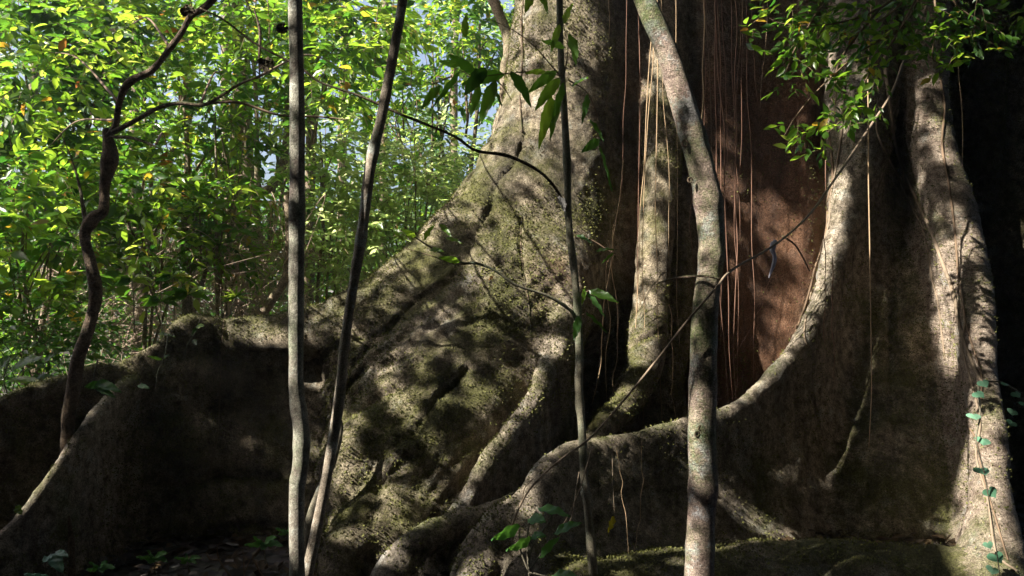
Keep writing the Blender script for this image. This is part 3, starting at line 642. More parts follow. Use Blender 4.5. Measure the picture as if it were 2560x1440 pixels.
stem('branch', [(270, 335, 5.3, .022), (300, 322, 5.25, .022), (350, 295, 5.2, .020), (400, 268, 5.15, .019), (450, 258, 5.1, .017), (510, 262, 5.1, .016), (560, 235, 5.1, .014), (600, 210, 5.1, .012), (645, 192, 5.1, .006)], None, None, M['gnarl'], gn, seed=19, sides=12, bump=.25, bs=14)
stem('branch', [(525, 258, 5.1, .008), (580, 255, 5.1, .009), (620, 262, 5.1, .008), (700, 288, 5.1, .007), (800, 292, 5.1, .006), (870, 300, 5.1, .004)], None, None, M['twig'], gn, seed=20, sides=8, bump=.2, bs=20)
stem('branch', [(275, 342, 5.28, .014), (330, 345, 5.2, .014), (380, 362, 5.15, .010), (400, 372, 5.15, .004)], None, None, M['gnarl'], gn, seed=21, sides=10, bump=.25, bs=20)
stem('branch', [(222, 600, 5.3, .022), (208, 520, 5.35, .018), (200, 470, 5.4, .013), (180, 400, 5.45, .008), (150, 330, 5.5, .004)], None, None, M['gnarl'], gn, seed=22, sides=10, bump=.25, bs=18)
stem('branch', [(478, 28, 5.08, .03), (462, 28, 5.06, .022), (450, 30, 5.05, .012)], None, None, M['gnarl'], gn, seed=23, sides=10, bump=.3, bs=18)
mb = MB(); tw = MB()
for (px, py, Y, rx, ry, rz, n) in ((90, 130, 7.6, .95, .7, .6, 95), (330, 60, 8.6, .7, .6, .4, 60), (560, 180, 8.8, .7, .5, .4, 70), (120, 380, 8., .7, .6, .5, 60), (420, 330, 8.6, .6, .5, .3, 45), (640, 60, 8.8, .6, .5, .3, 55), (380, 470, 7.4, .35, .4, .2, 22), (840, 160, 8.4, .55, .5, .5, 60), (930, 40, 8.6, .5, .4, .3, 40)):
    b, d_ = ell(at(px, py, Y), (rx, ry, rz), n, .2); sprays(mb, b, d_*np.array((1, 1, .4))+rng.normal(0, .4, (n, 3)), .34, 8, .125, .058, twigs=tw)
mb.build('leaves', M['leaf'], gn)
for a_, b_ in (((500, 262, 5.1), (560, 190, 8.)), ((425, 120, 5.1), (330, 60, 7.)), ((300, 260, 5.25), (120, 130, 7.4)), ((290, 300, 5.28), (120, 370, 7.8)), ((560, -20, 5.0), (640, 60, 7.8)), ((640, 195, 5.1), (840, 160, 8.2)), ((390, 360, 5.15), (420, 380, 7.3)), ((640, -60, 5.1), (930, 40, 8.4))):
    a2 = at(*a_); b2 = at(*b_); md = (a2+b2)/2+(0, 0, .12); tw.tube([a2, md, b2], (.010, .004), 5, 6)
tw.build('twigs', M['twig'], gn)

# ============================================================ lianas, vines and hanging roots
def line_thing(name, pts, r, mt, label, cat, group=None, sides=7, jit=.0, n=8, bump=.15):
    P = ats(pts); P = smooth_poly(P, n)
    if jit: P = P+jit*np.stack([vnoise(np.stack([P[:, 2]*3, P[:, 0]*0+hash(label) % 97*0+len(label), P[:, 1]*0], -1), 5), P[:, 0]*0, P[:, 0]*0], -1)
    rr = np.interp(np.linspace(0, 1, len(P)), np.linspace(0, 1, len(np.atleast_1d(r))), np.atleast_1d(r))
    V, Fq, tri = tube(P, rr, sides, bump, 20, len(label))
    return tag(mesh_obj(name, V, [Fq, tri], mt), label, cat, group)
line_thing('liana', [(1275, 1330, 4.75), (1300, 1265, 4.55), (1335, 1210, 4.45), (1400, 1150, 4.42), (1475, 1095, 4.4), (1560, 1000, 4.38), (1650, 890, 4.36), (1720, 800, 4.34), (1790, 720, 4.33), (1830, 675, 4.5), (1940, 610, 4.8), (2020, 540, 5.1), (2075, 465, 5.4), (2120, 400, 5.7), (2180, 310, 6.0), (2230, 230, 6.2), (2260, 150, 6.4), (2300, 60, 6.5), (2340, -60, 6.5)], (.0055, .006, .0065, .007, .010, .010), M['vine'],
           'long thin liana stretched diagonally across the view from the low roots up to the right', 'liana')
line_thing('twig', [(1645, 708, 4.6), (1690, 695, 4.55), (1760, 690, 4.4), (1800, 697, 4.4)], (.005, .008, .006), M['gnarl'], 'short dark twig caught behind the mossy trunk where the liana crosses', 'twig')
line_thing('twig', [(1955, 590, 5.0), (1985, 610, 5.0), (2005, 640, 5.0), (2024, 678, 5.0)], (.007, .004), M['gnarl'], 'bare forked twig hanging right of the dusty web', 'twig')
WALLR = [(1595, 0, 1600, 1085, 6.9, .0045, 'red', 'straight reddish aerial root hanging from the top edge left of the lit column'),
         (1640, 90, 1578, 1060, 6.8, .005, 'pale', 'pale aerial root slanting down across the lit column'),
         (1640, 120, 1655, 1060, 6.7, .0045, 'pale', 'golden aerial root with a kink in front of the lit column'),
         (1648, 0, 1608, 1060, 6.75, .004, 'pale', 'thin aerial root crossing the lit column from right to left'),
         (1655, 200, 1672, 640, 6.9, .0035, 'pale', 'short hairlike aerial root ending halfway down the lit column'),
         (1757, 0, 1753, 305, 6.0, .0075, 'pale', 'thick pale aerial root that stops short beside the mossy trunk'),
         (1764, 0, 1760, 320, 6.05, .004, 'red', 'thin root hanging next to the thick pale one'),
         (1845, 0, 1850, 135, 6.3, .004, 'pale', 'short aerial root hanging from the top edge right of the reddish bundle'),
         (1880, 0, 1898, 275, 6.3, .005, 'red', 'frayed reddish aerial root hanging down right of the reddish bundle'),
         (1862, 240, 1850, 420, 6.4, .003, 'red', 'upper piece of a fine root on the dark red wall'),
         (1853, 330, 1885, 985, 6.3, .0045, 'red', 'fine long red root hanging before the red brown wall'),
         (1950, 620, 1830, 910, 5.8, .003, 'red', 'slack thread of root slanting under the liana'),
         (1558, 560, 1480, 1010, 6.2, .0055, 'pale', 'pale root slanting down left to the foot of the lit column'),
         (1534, 740, 1534, 980, 6.3, .004, 'pale', 'short straight root left of the lit column foot'),
         (1522, 850, 1516, 1000, 6.3, .0035, 'pale', 'second short straight root left of the lit column foot'),
         (1575, 130, 1548, 560, 6.6, .003, 'red', 'hair thin root in the dark gap left of the lit column'),
         (1690, 520, 1700, 870, 6.2, .003, 'pale', 'hair thin root hugging the left side of the mossy trunk'),
         (1725, 560, 1740, 800, 6.5, .003, 'red', 'fine root seen between lit column and mossy trunk'),
         (1672, 760, 1690, 1060, 6.4, .0035, 'pale', 'yellowish root hanging over the right side of the lit column foot'),
         (2178, 220, 2172, 1120, 5.9, .0065, 'pale', 'long straight glinting root hanging before the dark foot'),
         (2064, 560, 2062, 860, 6.1, .0045, 'red', 'red root hanging close behind the bright rim of the swooping buttress'),
         (2080, 640, 2085, 950, 6.0, .0045, 'red', 'red root with a bright tip hanging before the dark face of the swooping buttress'),
         (2394, 0, 2405, 420, 6.0, .0045, 'pale', 'greenish root hanging from the top edge beside the right buttress'),
         (2190, 60, 2196, 230, 6.1, .004, 'red', 'short root hanging out of the leaves at the upper right'),
         (1940, 0, 1900, 270, 6.0, .003, 'pale', 'thin slack root left of the overhanging leaves'),
         (1555, 0, 1522, 100, 5.0, .006, 'pale', 'short bright root stub hanging from the top edge between two trunks'),
         (1605, 1100, 1580, 1400, 5.0, .003, 'pale', 'taut thread of root in front of the dark face below the mossy trunk'),
         (1540, 1110, 1570, 1400, 5.02, .0025, 'pale', 'spider thin root before the dark face left of the mossy trunk')]
for q, (x0, y0, x1, y1, Y, r, c, lab) in enumerate(WALLR):
    k = 13; y0 = {740: 560, 850: 600, 560: 400, 520: 250}.get(y0, y0); y0 = -500 if y0 <= 330 else y0; tt = np.linspace(0, 1, k)
    wob = np.cumsum(rng.normal(0, 3.4, k)); wob -= wob[0]+(wob[-1]-wob[0])*tt
    pts = [(x0+(x1-x0)*t_**1.15+w_, y0+(y1-y0)*t_, Y) for t_, w_ in zip(tt, wob)]
    line_thing('aerial_root', pts, (r*.75, r*.8, r*.45), M['redroot' if c == 'red' else 'paleroot'], lab, 'aerial root', 'aerial roots hanging from the giant tree', sides=6)
# the reddish bundle right of the mossy trunk: each strand hangs on its own
BUN = ['leftmost', 'second from left', 'third from left, short', '', 'fourth from left', 'fourth from right, frayed', '', 'third from right', 'second from right, short', '', 'rightmost']
for q in range(11):
    if q in (3, 6, 9): continue
    x0 = 1784+q*5.2; k = 12; tt = np.linspace(0, 1, k); wob = np.cumsum(rng.normal(0, 5.5, k)); wob -= wob[0]
    yb = (690, 1010, 430, 1030, 1015, 860, 1030, 1020, 600, 1020, 980)[q]
    pts = [(x0+w_+6*t_, -500+(yb+500)*t_, 6.0+.02*q+.03*math.sin(q*2+t_*5)) for t_, w_ in zip(tt, wob)]
    line_thing('aerial_root', pts, (.005, .0065 if q in (1, 4, 7) else (.0028, .0042)[q % 2], .002), M['redroot' if q % 3 else 'twig'], f'{BUN[q]} strand of the thick reddish root bundle beside the mossy trunk', 'aerial root', 'reddish bundle of aerial roots', bump=.3)
def surf_line(name, line, r, mt, label, cat, group=None, off=.5, parent=None, n=10):
    L = smooth_poly(np.array(line, float), n); P = []
    for a, b in L:
        h, nn = cast(a, b)
        if h is None: continue
        h = np.array(h); dv = unit(np.array(CAM)-h)
        P.append(h+dv*r*off*1.4)
    P = np.array(P)
    for _ in range(2): P[1:-1] = (P[:-2]+P[1:-1]*2+P[2:])/4
    V, Fq, tri = tube(P, np.linspace(r, r*.7, len(P)), 7, .25, 22, 5)
    o = mesh_obj(name, V, [Fq, tri], mt, parent)
    return tag(o, label, cat, group) if parent is None else o
VG = 'vines climbing the right buttress'
def vine(*a, **k): return surf_line('climbing_vine', *a, cat='vine', **k)
vine([(2210, 140), (2225, 270), (2235, 350), (2270, 450), (2320, 560), (2350, 640), (2385, 740), (2402, 830), (2440, 930), (2460, 960)], .019, M['vine'], 'thickest vine running down the right buttress from the leaves to the heart leaves', group=VG)
vine([(2192, 270), (2195, 340), (2240, 430), (2265, 490), (2310, 580), (2330, 700), (2345, 760), (2362, 900)], .011, M['vine'], 'thin vine along the shaded left edge of the right buttress', group=VG)
vine([(2352, 200), (2362, 270), (2355, 360), (2370, 450), (2385, 560), (2392, 640), (2397, 700), (2420, 830), (2452, 930), (2452, 1000)], .011, M['twig'], 'middle vine crossing the brightest patch of the right buttress', group=VG)
vine([(2400, 700), (2412, 800), (2405, 870), (2430, 960), (2450, 1060), (2440, 1140), (2470, 1250), (2490, 1380), (2545, 1430)], .010, M['vine'], 'crooked vine on the lower lit part of the right buttress', group=VG)
vine([(2415, 1060), (2440, 1100), (2460, 1200), (2490, 1300), (2520, 1400)], .008, M['twig'], 'thin lowest vine behind the heart leaves', group=VG)
VG2 = 'vines on the rim of the swooping buttress'
vine([(2040, 130), (2055, 260), (2075, 350), (2082, 440), (2070, 500), (2065, 580), (2040, 660), (2020, 740), (1990, 828)], .014, M['twig'], 'dark vine hugging the bright rim of the swooping buttress', group=VG2)
vine([(2110, 200), (2105, 320), (2090, 420), (2075, 500), (2072, 560), (2050, 640), (2030, 720), (2010, 830), (2022, 870)], .010, M['vine'], 'pale vine twisting beside the dark one on the bright rim', group=VG2)
surf_line('creeper', [(560, 800), (556, 850), (550, 960), (545, 1080), (530, 1150), (512, 1230)], .005, M['vine'], 'thin creeper hanging over the rim of the long low buttress', 'vine')
surf_line('creeper', [(1305, 540), (1302, 600), (1310, 690), (1322, 760), (1328, 850)], .008, M['gnarl'], 'thin dark root clinging to the sunlit bark of the trunk', 'vine')
surf_line('creeper', [(1308, 0), (1303, 60), (1306, 140), (1300, 240), (1305, 330)], .010, M['gnarl'], 'dark root running down a groove at the top of the lit trunk', 'vine')
# small loose loops at the sapling foot
for pts, lab in (([(1448, 1180, 4.55), (1440, 1225, 4.5), (1430, 1290, 4.45), (1400, 1340, 4.4), (1370, 1370, 4.4)], 'loose pale tendril curling from the foot of the thin sapling'), ([(1480, 1120, 4.5), (1450, 1220, 4.45), (1420, 1290, 4.42), (1395, 1330, 4.4)], 'second loose tendril slanting from the sapling foot to the seedling'),
                 ([(1305, 1255, 4.6), (1312, 1220, 4.5), (1335, 1195, 4.45)], 'small pale tendril bent over the low roots')):
    line_thing('tendril', pts, (.004, .002), M['vine'], lab, 'tendril', sides=5)
# mossy vine that climbs left of the lobe, behind the leaning trunk
surf = [(820, 1040, 5.25), (850, 1060, 5.28), (832, 1150, 5.2), (800, 1230, 5.15), (775, 1300, 5.1), (762, 1420, 5.0), (755, 1500, 4.95)]
line_thing('mossy_root', surf, (.012, .025, .028, .03, .035), M['sap'], 'mossy root post rising behind the leaning trunk at the left side of the lobe', 'root', sides=12)
line_thing('broken_stake', [(172, 1290, 4.9), (178, 1350, 4.9), (180, 1430, 4.9), (182, 1520, 4.9)], (.007, .018, .022, .024), M['gnarl'], 'short pointed dead stake standing at the lower left', 'stake', sides=8)

# ============================================================ small plants and single leaves
def plant(name, px, py, Y, label, cat, leaves_, mt, stems, group=None, droop=.15):
    b = at(px, py, Y); t = empty(name, b, label, cat, group); sm = MB()
    for pts in stems: sm.tube(ats(pts), (.006, .003), 5, 5)
    if stems: sm.build('stem', M['sap'], t)
    for p0, p1, W, Yl, rl in leaves_:
        V, Fq = big_leaf(p0, p1, W, Yl, Yl-.07, rl, droop, ser=0.02)
        if name == 'ground_plant' or (name == 'seedling' and group is None): disc(V, .5)
        m2 = MB(); m2.add(V, Fq, rnd=random.random()); m2.build('leaf', mt, t)
    return t
plant('seedling', 1320, 1440, 4.0, 'young seedling with broad green leaves growing below the sapling', 'plant',
      [((1345, 1272), (1425, 1285), .075, 4.0, .9), ((1385, 1335), (1455, 1300), .06, 4.0, .8), ((1300, 1315), (1228, 1345), .085, 4.0, .7), ((1320, 1300), (1365, 1300), .09, 4.0, .9), ((1330, 1345), (1265, 1372), .08, 4.0, .8), ((1350, 1395), (1400, 1335), .05, 4.0, .6), ((1325, 1345), (1365, 1335), .06, 4.0, 1.), ((1380, 1440), (1450, 1438), .07, 4.0, .9)],
      M['bleaf'], [[(1322, 1430, 4.0), (1330, 1370, 4.0), (1375, 1300, 4.0), (1380, 1280, 4.0)], [(1322, 1430, 4.0), (1355, 1380, 4.0), (1385, 1330, 4.0)], [(1322, 1430, 4.0), (1300, 1370, 4.0), (1300, 1320, 4.0)], [(1322, 1430, 4.0), (1318, 1350, 4.0), (1325, 1300, 4.0)], [(1322, 1430, 4.0), (1400, 1450, 4.0)], [(1322, 1650, 4.0), (1322, 1430, 4.0)]])
plant('broad_leaf_plant', 60, 1000, 6.6, 'broad leaved herb growing over the rim at the left edge', 'plant',
      [((0, 920), (28, 885), .11, 6.6, .3), ((30, 925), (110, 885), .13, 6.6, .6), ((20, 950), (120, 955), .10, 6.5, .8), ((60, 955), (150, 935), .09, 6.6, .7), ((-40, 960), (10, 930), .10, 6.6, .4), ((110, 905), (140, 880), .07, 6.7, .4)],
      M['leaf'], [[(30, 1020, 6.6), (10, 950, 6.6), (20, 910, 6.6)], [(30, 1020, 6.6), (35, 960, 6.6), (60, 920, 6.6)]])
plant('ground_plant', 140, 1440, 4.9, 'low plant with a few glossy leaves catching a sunbeam at the bottom left', 'plant',
      [((128, 1385), (158, 1428), .075, 4.2, .5), ((125, 1390), (108, 1405), .045, 4.2, .3), ((140, 1380), (172, 1388), .04, 4.2, .6), ((120, 1440), (60, 1432), .05, 4.2, .9)], M['tleaf'], [[(140, 1660, 4.2), (140, 1460, 4.2), (135, 1400, 4.2), (128, 1385, 4.2)]])
for q, (px, py, Y, s_, lab) in enumerate(((660, 1360, 5.2, 1., 'small dim seedling at the foot of the low wall close to the slim trunk'), (385, 1395, 5.0, .9, 'small dim seedling in the shade left of the centre of the low wall'), (470, 1400, 5.1, .7, 'tiny dim seedling in the shade at the bottom of the low wall'), (720, 1330, 5.4, .7, 'faint little seedling right beside the slim trunk'), (250, 1420, 4.7, .8, 'small dim seedling to the right of the pointed stake'))):
    plant('seedling', px, py+60, Y, lab, 'plant', [((px, py), (px+50*s_*math.cos(a_), py-20*s_*math.sin(a_)-6), .06*s_, Y, .8) for a_ in np.linspace(-.3+q, 4.6+q, 5)], M['bleaf'], [[(px+4, 720+1.8/Y*F_PX, Y), (px+2, py+30, Y), (px, py, Y)]], 'dim seedlings at the foot of the low buttress')
plant('fan_palm_seedling', 552, 792, 6.6, 'little plant with a fan of narrow bright leaflets standing on the rim', 'plant',
      [((590, 742), (590+42*math.cos(a_), 742-30*math.sin(a_)), .022, 6.6, .3) for a_ in np.linspace(-.6, 3.6, 9)], M['leaf'], [[(570, 800, 6.6), (578, 770, 6.6), (590, 742, 6.6)]])
for q, (px, py, s_) in enumerate(((470, 735, 1.1), (400, 752, .9), (430, 690, .8), (330, 700, .9))):
    plant('understorey_seedling', px, py+60, 6.9, ('bright five leaf seedling in the middle just above the rim', 'low seedling with light green leaves left of the knob on the rim', 'taller seedling behind the bright ones above the knob', 'seedling with pale leaves close to the crooked tree')[q], 'plant',
          [((px, py), (px+62*s_*math.cos(a_), py-24*s_*math.sin(a_)), .085*s_, 6.9, .8) for a_ in np.linspace(-.5, 3.6, 7)], M['leaf'], [[(px+6, py+130, 6.9), (px+4, py+50, 6.9), (px, py, 6.9)]], 'seedlings behind the low buttress')
plant('creeping_plant', 480, 830, 6.0, 'small creeping plant hanging down over the knob of the rim', 'plant',
      [((490, 818), (512, 812), .045, 6.0, .4), ((492, 820), (478, 838), .03, 6.0, .4), ((482, 850), (492, 862), .04, 6.0, .4), ((395, 835), (440, 838), .03, 6.0, .6), ((380, 838), (360, 850), .02, 6.0, .6), ((405, 900), (370, 888), .03, 5.95, .5), ((410, 895), (425, 885), .025, 5.95, .5)],
      M['leaf'], [[(500, 800, 6.05), (490, 830, 6.0), (470, 860, 5.98), (462, 885, 5.98)], [(420, 840, 6.02), (412, 890, 5.95), (395, 930, 5.9), (388, 990, 5.85)]])
plant('creeping_plant', 240, 970, 5.3, 'dim green creeper with pointed leaves beside the crooked trunk', 'plant',
      [((250, 960), (210, 965), .06, 5.3, .5), ((235, 955), (305, 975), .07, 5.3, .4), ((240, 970), (290, 990), .05, 5.3, .4), ((345, 965), (375, 968), .04, 5.5, .4)], M['bleaf'], [[(245, 900, 5.35), (235, 950, 5.3), (260, 985, 5.3), (300, 990, 5.3)]])
hv = plant('heart_leaf_vine', 2480, 1440, 4.7, 'climber with heart shaped bluish green leaves on the lower right buttress', 'vine', [], M['tleaf'],
      [[(2445, 960, 4.75), (2450, 1040, 4.75), (2440, 1100, 4.7), (2460, 1180, 4.7), (2480, 1300, 4.7), (2500, 1440, 4.7)], [(2450, 955, 4.75), (2500, 955, 4.75), (2540, 975, 4.7), (2565, 990, 4.7)]])
def heart(c, s, ang, lean):
    t_ = np.linspace(0, 2*np.pi, 22, endpoint=False)
    x = 16*np.sin(t_)**3; z = 13*np.cos(t_)-5*np.cos(2*t_)-2*np.cos(3*t_)-np.cos(4*t_)
    P = np.stack([x/17, .18*np.abs(x/17), z/17*.8], -1); P = np.vstack([P*.97, P*.5, [[0, .02, 0]]])
    ca, sa = math.cos(ang), math.sin(ang); Rz = np.array([[ca, 0, sa], [0, 1, 0], [-sa, 0, ca]])
    cl, sl = math.cos(lean), math.sin(lean); Rx = np.array([[1, 0, 0], [0, cl, -sl], [0, sl, cl]])
    V = (P@Rz.T@Rx.T)*s+c; i = np.arange(22); k = (i+1) % 22
    return V, np.stack([i, k, 22+k, 22+i], 1), np.stack([22+i, 22+k, np.full(22, 44)], 1)
for px, py, s_, a_ in ((2460, 958, .036, .1), (2448, 985, .04, -.2), (2436, 1040, .040, .2), (2458, 1102, .042, 0), (2456, 1176, .046, .3), (2478, 1230, .045, -.2), (2472, 1362, .03, .2), (2492, 1392, .05, 0), (2482, 1425, .035, .4), (2512, 960, .02, .3), (2542, 985, .032, -.1), (2562, 1010, .03, 0), (2532, 1030, .03, .3), (2530, 1058, .03, .4)):
    V, q4, t3_ = heart(at(px, py, 4.72), s_*1.2, a_+random.uniform(-.4, .4), random.uniform(-1.05, -.55)); disc(V, .8); m2 = MB(); m2.add(V, q4, t3_, rnd=random.random()); m2.build('leaf', M['tleaf'], hv)
def single(name, p0, p1, W, Y, mt, label, cat='leaf', roll=.3, droop=.1):
    V, Fq = big_leaf(p0, p1, W, Y, Y-.03, roll, droop, ser=.05); m2 = MB(); m2.add(V, Fq, rnd=.5)
    return tag(m2.build(name, mt), label, cat)
single('yellow_leaf', (1535, 1290), (1520, 1330), .045, 4.6, M['yellow'], 'single bright yellow leaf hanging on a thread right of the sapling foot', roll=.5)
single('dry_leaf', (1540, 1385), (1545, 1425), .045, 4.9, M['deadleaf'], 'curled pinkish brown dry leaf hanging low under the yellow leaf', roll=.9, droop=.4)
single('dry_leaf', (1592, 1410), (1566, 1432), .035, 4.9, M['deadleaf'], 'torn tan dry leaf hanging to the right of the curled one', roll=.6)
single('dry_leaf', (1398, 490), (1412, 528), .055, 4.5, M['greydead'], 'grey dead leaf caught where the upper branch meets the sapling', roll=.5)
single('dry_leaf', (1232, 690), (1222, 700), .02, 4.4, M['deadleaf'], 'tiny dry leaf on the lower branch of the sapling')
single('round_leaf', (40, 1265), (56, 1285), .05, 4.7, M['leaf'], 'round glowing green leaf in front of the left root', roll=.1)
line_thing('yellow_leaf_thread', [(1530, 1110, 5.0), (1532, 1200, 4.7), (1536, 1290, 4.6)], (.0015, .0015), M['vine'], 'hair thin thread that the yellow leaf hangs from', 'thread', sides=4)
mb = MB(); mb.tube(ats([(1940, 602, 4.85), (1932, 620, 4.84), (1937, 650, 4.84), (1922, 695, 4.84)]), (.014, .019, .012, .003), 12, 8, bump=.8, bscale=26.)
tag(mb.build('dusty_web', M['web']), 'greyish rolled up web of dust and leaf hanging from the liana', 'web')
# dead leaf clusters in the branches of the left part
for q, (px, py, s_) in enumerate(((662, 158, .75), (468, 26, .6), (705, 70, .5))):
    m2 = MB()
    for k in range(14):
        a_ = random.uniform(0, 6.28); V, Fq = big_leaf((px, py), (px+32*s_*math.cos(a_), py+26*s_*math.sin(a_)), .05, 4.9, 4.85, random.random(), .2); m2.add(V, Fq, rnd=.2)
    tag(m2.build('dead_leaf_clump', M['gnarl']), ('dark clump of dead leaves hanging in the middle of the left branches', 'dark clump of debris in the upper fork of the crooked tree', 'small clump of dead leaves near the slim trunk top')[q], 'leaf clump')
line_thing('hanging_twig', [(635, 20, 4.9), (650, 80, 4.9), (648, 150, 4.9), (650, 205, 4.9)], (.004, .010, .008, .003), M['gnarl'], 'dark crooked twig hanging beside the clump of dead leaves', 'twig')
TG = 'bare twigs standing on the ground'
for q, (pts, lab) in enumerate((([(590, 1455, 3.9), (560, 1420, 3.9), (545, 1390, 3.9), (543, 1365, 3.9)], 'tallest forked bare twig at the bottom left centre'), ([(545, 1400, 3.9), (525, 1398, 3.9), (515, 1380, 3.9)], 'side twig pointing left at the bottom left centre'),
          ([(610, 1460, 3.9), (610, 1420, 3.9), (607, 1375, 3.9)], 'straight bare twig between the forked one and the slim trunk'), ([(612, 1430, 3.9), (625, 1400, 3.9)], 'tiny twig branching off to the right'), ([(665, 1455, 3.9), (650, 1430, 3.9), (630, 1392, 3.9)], 'leaning bare twig close to the slim trunk'))):
    line_thing('bare_twig', pts, (.0045, .002), M['twig'], lab, 'twig', TG, sides=5)
# ============================================================ overhanging leafy branches, upper right
ob = empty('overhanging_branch', at(2250, -60, 5.2), 'overhanging leafy branches with small leaves at the upper right', 'branch')
mb = MB(); tw = MB(); mbd = MB()
tips = [[(2330, -80, 5.2), (2200, 20, 5.1), (2080, 60, 5.0), (1960, 60, 4.95), (1915, 40, 4.95)], [(2330, -80, 5.2), (2260, 60, 5.1), (2150, 130, 5.0), (2050, 220, 4.95), (1990, 290, 4.9), (1960, 340, 4.9)],
        [(2330, -80, 5.2), (2240, 90, 5.1), (2170, 190, 5.0), (2130, 270, 4.95), (2050, 350, 4.9)], [(2330, -80, 5.2), (2400, 20, 5.2), (2480, 60, 5.2), (2560, 60, 5.2)], [(2330, -80, 5.2), (2340, 60, 5.1), (2330, 140, 5.1), (2350, 160, 5.1)],
        [(2330, -80, 5.2), (2100, -20, 5.0), (2000, 100, 4.95), (1960, 190, 4.9)], [(2330, -80, 5.2), (2230, 30, 5.3), (2130, 90, 5.3), (2040, 150, 5.3)], [(2200, 20, 5.1), (2100, 150, 5.0), (2090, 240, 4.95), (2085, 300, 4.95)]]
for L in tips:
    P = smooth_poly(ats(L), 8); tw.add(*tube(P, np.linspace(.009, .002, len(P)), 5))
    i0 = len(P)//3; n = 19; ii = rng.integers(i0, len(P), n); b = P[ii]+rng.normal(0, .06, (n, 3)); 
    sprays(mb, b, np.gradient(P, axis=0)[ii]*8+rng.normal(0, .7, (n, 3)), .14, 5, .078, .034, twigs=tw, tr=.0018)
n = 90; b, d_ = ell(at(2170, 20, 5.2), (.66, .4, .22), n, .1); sprays(mbd, b, d_+rng.normal(0, .6, (n, 3)), .2, 6, .08, .034, twigs=tw, tr=.0018)
n = 40; b, d_ = ell(at(2400, 20, 5.3), (.5, .3, .14), n, .1); sprays(mbd, b, d_+rng.normal(0, .6, (n, 3)), .2, 5, .08, .034, twigs=tw, tr=.0018)
mb.build('leaves', M['leaf'], ob)
for px, py in ((1950, 60), (1985, 250), (1965, 330), (2120, 270), (2060, 340), (2020, 130), (2440, 40)):
    c = at(px, py, 4.95); disc(c+rng.normal(0, .1, (12, 3)), .75)
mbd.build('leaves', M['dleaf'], ob); tw.build('branch', M['twig'], ob)  # cluster body dimmed by the darker leaf colour, tips keep the bright one

# ============================================================ forest behind
def bush(name, label, cat, base, ells, ll, lw, mt, group=None, nl=8, L=.36, trunk_r=.03, path=None, T=T_FULL, tilt=.55, bark_='bgbark', branches=4, twig_each=True, bias=None):
    px, Y = base; x = (px-1280)/F_PX*Y; t = empty(name, (x, Y, float(gz(x, Y))), label, cat, group)
    mb = MB(); tw = MB(); g0 = np.array((x, Y, float(gz(x, Y))-.05)); ctr = []
    for (ex, ey, eY, rx, ry, rz, n) in ells:
        c = at(ex, ey, eY); b, d_ = ell(c, (rx, ry, rz), n, .25); ctr.append(c)
        sprays(mb, b, d_*np.array((1, 1, .45))+rng.normal(0, .4, (n, 3)), L, nl, ll, lw, tilt, T, tw if twig_each else None, bias=bias)
        for q in range(branches):
            s0 = g0+(c-g0)*random.uniform(.55, .9); e = b[random.randrange(n)]
            tw.tube([s0, (s0+e)/2+(0, 0, .1), e], (trunk_r*.4, .004), 4, 4)
    top = ctr[int(np.argmax([c[2] for c in ctr]))]
    P = ats(path) if path else np.array([g0, g0*.6+top*.4+rng.normal(0, .08, 3), g0*.25+top*.75+rng.normal(0, .08, 3), top])
    m2 = MB(); Ps = smooth_poly(P, 8); m2.add(*tube(Ps, np.linspace(trunk_r, trunk_r*.35, len(Ps)), 10, .2, 8., 3))
    for c in ctr:
        s0 = g0+(top-g0)*.4
        if np.linalg.norm(c-top) > .2: m2.tube([s0, (s0+c)/2+(0, 0, .15), c], (trunk_r*.6, trunk_r*.2), 6, 6)
    m2.build('trunk', M[bark_], t); mb.build('leaves', mt, t)
    if tw.n: tw.build('twigs', M['twig'], t)
    return t
BG = 'young trees and shrubs behind the low buttress'
bush('shrub', 'bright yellow green shrub at the left edge in front of the dark undergrowth', 'shrub', (60, 8.2), [(40, 640, 8.0, .8, .7, .6, 90), (150, 560, 8.2, .5, .5, .35, 50), (60, 480, 8.3, .6, .5, .3, 45)], .19, .085, M['leaf'], BG)
bush('shrub', 'leafy sapling with bright leaves right of the crooked trunk at mid height', 'shrub', (400, 8.4), [(400, 600, 8.4, .55, .5, .40, 60), (520, 560, 8.6, .45, .5, .35, 45), (330, 480, 8.6, .5, .5, .3, 40)], .14, .065, M['leaf'], BG)
bush('young_tree', 'slender young tree with pale stem and loose crown left of the slim trunk', 'tree', (462, 8.8), [(470, 380, 8.9, .6, .5, .45, 60), (600, 470, 8.8, .5, .5, .3, 40)], .15, .066, M['leaf'], BG, path=[(462, 900, 8.8), (468, 700, 8.8), (462, 560, 8.8), (470, 420, 8.8), (460, 250, 8.8)], trunk_r=.055)
bush('young_tree', 'thin straight young tree with small crown beside the pale stem', 'tree', (545, 8.6), [(560, 620, 8.8, .4, .4, .2, 25), (600, 300, 8.9, .5, .5, .35, 45)], .13, .06, M['leaf'], BG, path=[(545, 900, 8.6), (542, 620, 8.6), (540, 400, 8.6), (538, 280, 8.6)], trunk_r=.022)
bush('shrub', 'pale sunlit shrub filling the space between the two thin trunks', 'shrub', (820, 9.4), [(830, 600, 9.4, .6, .6, .5, 95), (840, 450, 9.5, .55, .5, .4, 70), (800, 330, 9.5, .5, .5, .4, 60)], .12, .055, M['pleaf'], BG)
bush('shrub', 'sunlit fern leaved shrub against the sloping rim right of the leaning trunk', 'shrub', (990, 9.8), [(1010, 480, 9.8, .75, .6, .5, 150), (960, 600, 9.6, .6, .6, .4, 120), (1080, 400, 10, .6, .6, .45, 110), (880, 680, 9.4, .4, .4, .25, 60)], .10, .042, M['pleaf'], BG, nl=10)
